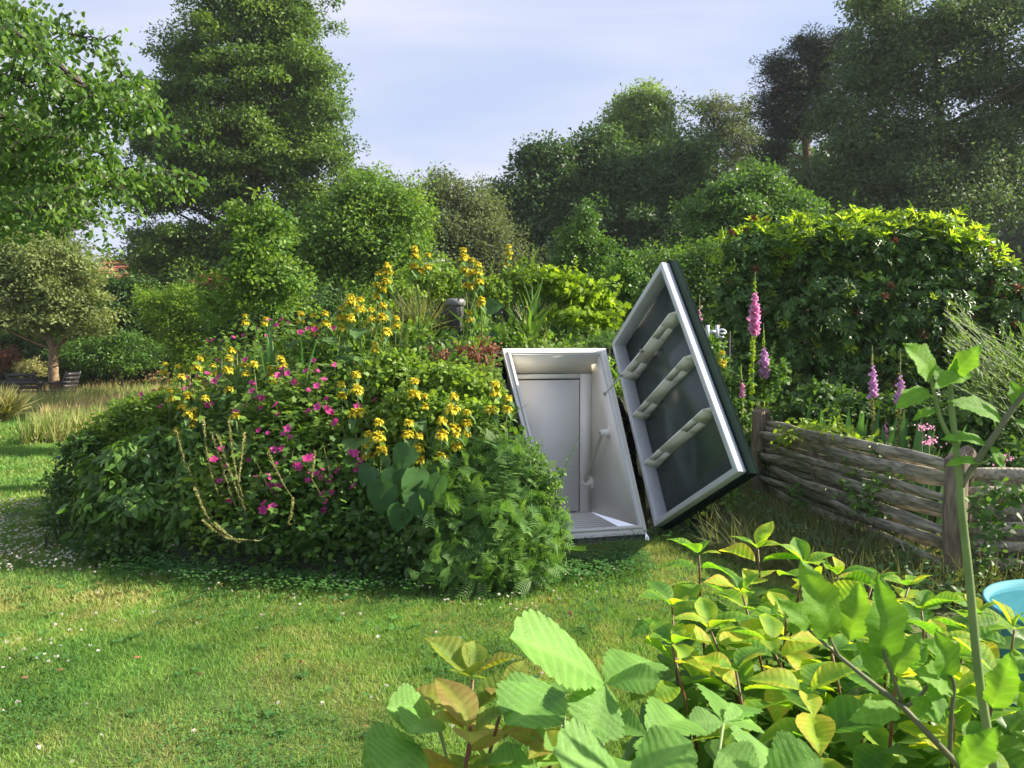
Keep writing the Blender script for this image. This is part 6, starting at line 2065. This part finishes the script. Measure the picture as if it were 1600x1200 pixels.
TM = [bigleaf('t%d' % i, .23, M['tomato'], 7, 4, .03, .004, (.15, .3)[i], (.35, .2)[i], 'tomato', .1, (0, .25)[i], seed=i + 30, wave=.02) for i in range(2)]
def tomato():
    y = .95
    base = P(1553, 1200, y)
    t = thing('tomato_plant', 'tall tomato plant with hairy pale green stem crossing the right side of the picture', 'plant', (base.x, base.y, 0))
    def st(pts, r, mt='t_stem', yy=None, nm='stem'):
        W = [P(a, b, (yy[i] if yy else y)) for i, (a, b) in enumerate(pts)]
        fine = []
        n = len(W)
        for i in range(n - 1):
            p0, p1, p2, p3 = W[max(0, i - 1)], W[i], W[i + 1], W[min(n - 1, i + 2)]
            for s in range(5):
                f = s / 5
                fine.append(.5 * ((2 * p1) + (p2 - p0) * f + (2 * p0 - 5 * p1 + 4 * p2 - p3) * f * f + (3 * p1 - p0 - 3 * p2 + p3) * f ** 3))
        fine.append(W[-1])
        mb = MB(); mb.tube(fine, np.linspace(r[0], r[1], len(fine)), 10)
        if 'hair' and r[0] > .004:
            m = 500
            fa = A_([tuple(v) for v in fine]); i = rng.integers(0, len(fa) - 1, m); g = rng.uniform(0, 1, m)[:, None]
            q = fa[i] * (1 - g) + fa[i + 1] * g
            rr = np.interp(i, [0, len(fa)], r)
            dd = rdir(m) * [1, 1, .3]
            mb.leaves((BLADE1[0] * [1.2, 1, 1], BLADE1[1]), q + unit(dd) * rr[:, None] * .9, dd, rdir(m), .0025)
        mb.build(nm, M[mt], t, True)
    st([(1572, 1300), (1553, 1200), (1530, 1060), (1514, 900), (1503, 800), (1500, 755), (1494, 700), (1487, 640), (1484, 592)], (.0062, .0032))
    b0 = P(1572, 1300, y)
    mb = MB(); mb.tube([Vector((b0.x + .02, b0.y, 0)), b0], [.0068, .0062], 8); mb.build('stem', M['t_stem'], t, True)
    st([(1501, 760), (1530, 715), (1560, 672), (1590, 628), (1625, 590)], (.0045, .003), 't_stem2')
    st([(1487, 690), (1470, 655), (1462, 625), (1455, 590)], (.003, .0022))
    yb = .98
    st([(1620, 1330), (1499, 1198), (1442, 1138), (1405, 1100), (1356, 1062), (1311, 1025), (1262, 982)], (.005, .002), 't_stem2', [.95, .93, .93, .94, .96, .98, 1.0])
    st([(1409, 1096), (1390, 1044), (1379, 1012)], (.0028, .002), 't_stem2', [.94] * 3)
    st([(1311, 1025), (1300, 1005), (1294, 990)], (.002, .0015), 't_stem2', [.98] * 3)
    st([(1484, 1179), (1487, 1110), (1491, 1070), (1480, 1045)], (.003, .002), 't_stem2', [.93] * 4)
    st([(1415, 1105), (1440, 1085), (1455, 1060)], (.003, .002), 't_stem2', [.94] * 3)
    lv = [((1456, 590), (1425, 535), y, y - .03, (.3, -1, .4), 1.2), ((1487, 592), (1530, 535), y, y - .02, (-.4, -.8, .6), 1.0), ((1512, 583), (1462, 598), y, y - .03, (0, -.6, .9), .8),
          ((1450, 610), (1404, 624), y, y - .02, (.1, -.5, .9), 1.0), ((1462, 640), (1426, 652), y, y, (.1, -.4, .9), 1.1), ((1563, 655), (1506, 612), y, y - .02, (.1, -.7, .8), .85),
          ((1540, 694), (1478, 676), y, y - .02, (0, -.5, .9), .75), ((1549, 697), (1570, 731), y, y - .02, (.2, -.9, .3), 1.1), ((1530, 722), (1482, 719), y, y - .02, (0, -.4, .9), .7),
          ((1592, 634), (1584, 594), y, y, (0, -1, .4), 1.4), ((1585, 655), (1650, 690), y, y - .03, (0, -.6, .9), .9), ((1600, 640), (1640, 660), y, y, (0, -.6, .9), .9),
          ((1484, 592), (1497, 560), y, y - .01, (0, -1, .3), .7), ((1470, 600), (1462, 560), y, y + .02, (0, -1, .3), .8),
          ((1296, 999), (1281, 890), .98, .94, (.25, -1, .3), .9), ((1328, 1000), (1347, 908), 1.0, 1.0, (-.3, -1, .4), .95), ((1379, 1030), (1387, 906), .94, .92, (.1, -1, .3), .95),
          ((1265, 984), (1232, 936), 1.0, .98, (.3, -.9, .5), .85), ((1377, 1060), (1356, 1005), .95, .93, (.3, -1, .3), .9), ((1392, 1050), (1440, 990), .94, .93, (-.4, -.9, .4), .9),
          ((1480, 1062), (1475, 990), .93, .9, (.1, -1, .4), 1.0), ((1487, 1075), (1440, 1045), .93, .9, (.2, -.8, .7), 1.0), ((1455, 1062), (1478, 1120), .93, .88, (.1, -1, .3), .9), ((1550, 1105), (1588, 1035), .93, .9, (-.2, -1, .4), .95),
          ((1480, 1120), (1445, 1090), .93, .9, (0, -.8, .7), .9), ((1600, 1110), (1630, 1040), .92, .9, (0, -1, .4), 1.0), ((1500, 1200), (1560, 1140), .9, .88, (-.2, -.9, .5), 1.0), ((1405, 1110), (1340, 1110), .93, .9, (0, -.6, .9), .8)]
    for a, b, ya, yb_, nr, w_ in lv:
        A__, B__ = P(*a, ya), P(*b, yb_)
        place('leaflet', TM[int(rng.integers(2))], t, A__, B__, nr, w_ * 1.1)
    # small flower buds at the top
    for (px, py) in ((1526, 586), (1532, 592), (1518, 590)):
        mb = MB(); p = P(px, py, y); mb.tube([P(1500, 590, y), p], .0012, 4); mb.lathe([(0, -.004), (.003, 0), (.002, .006), (0, .009)], tuple(p), 7); mb.build('bud', M['t_stem'], t)
tomato()
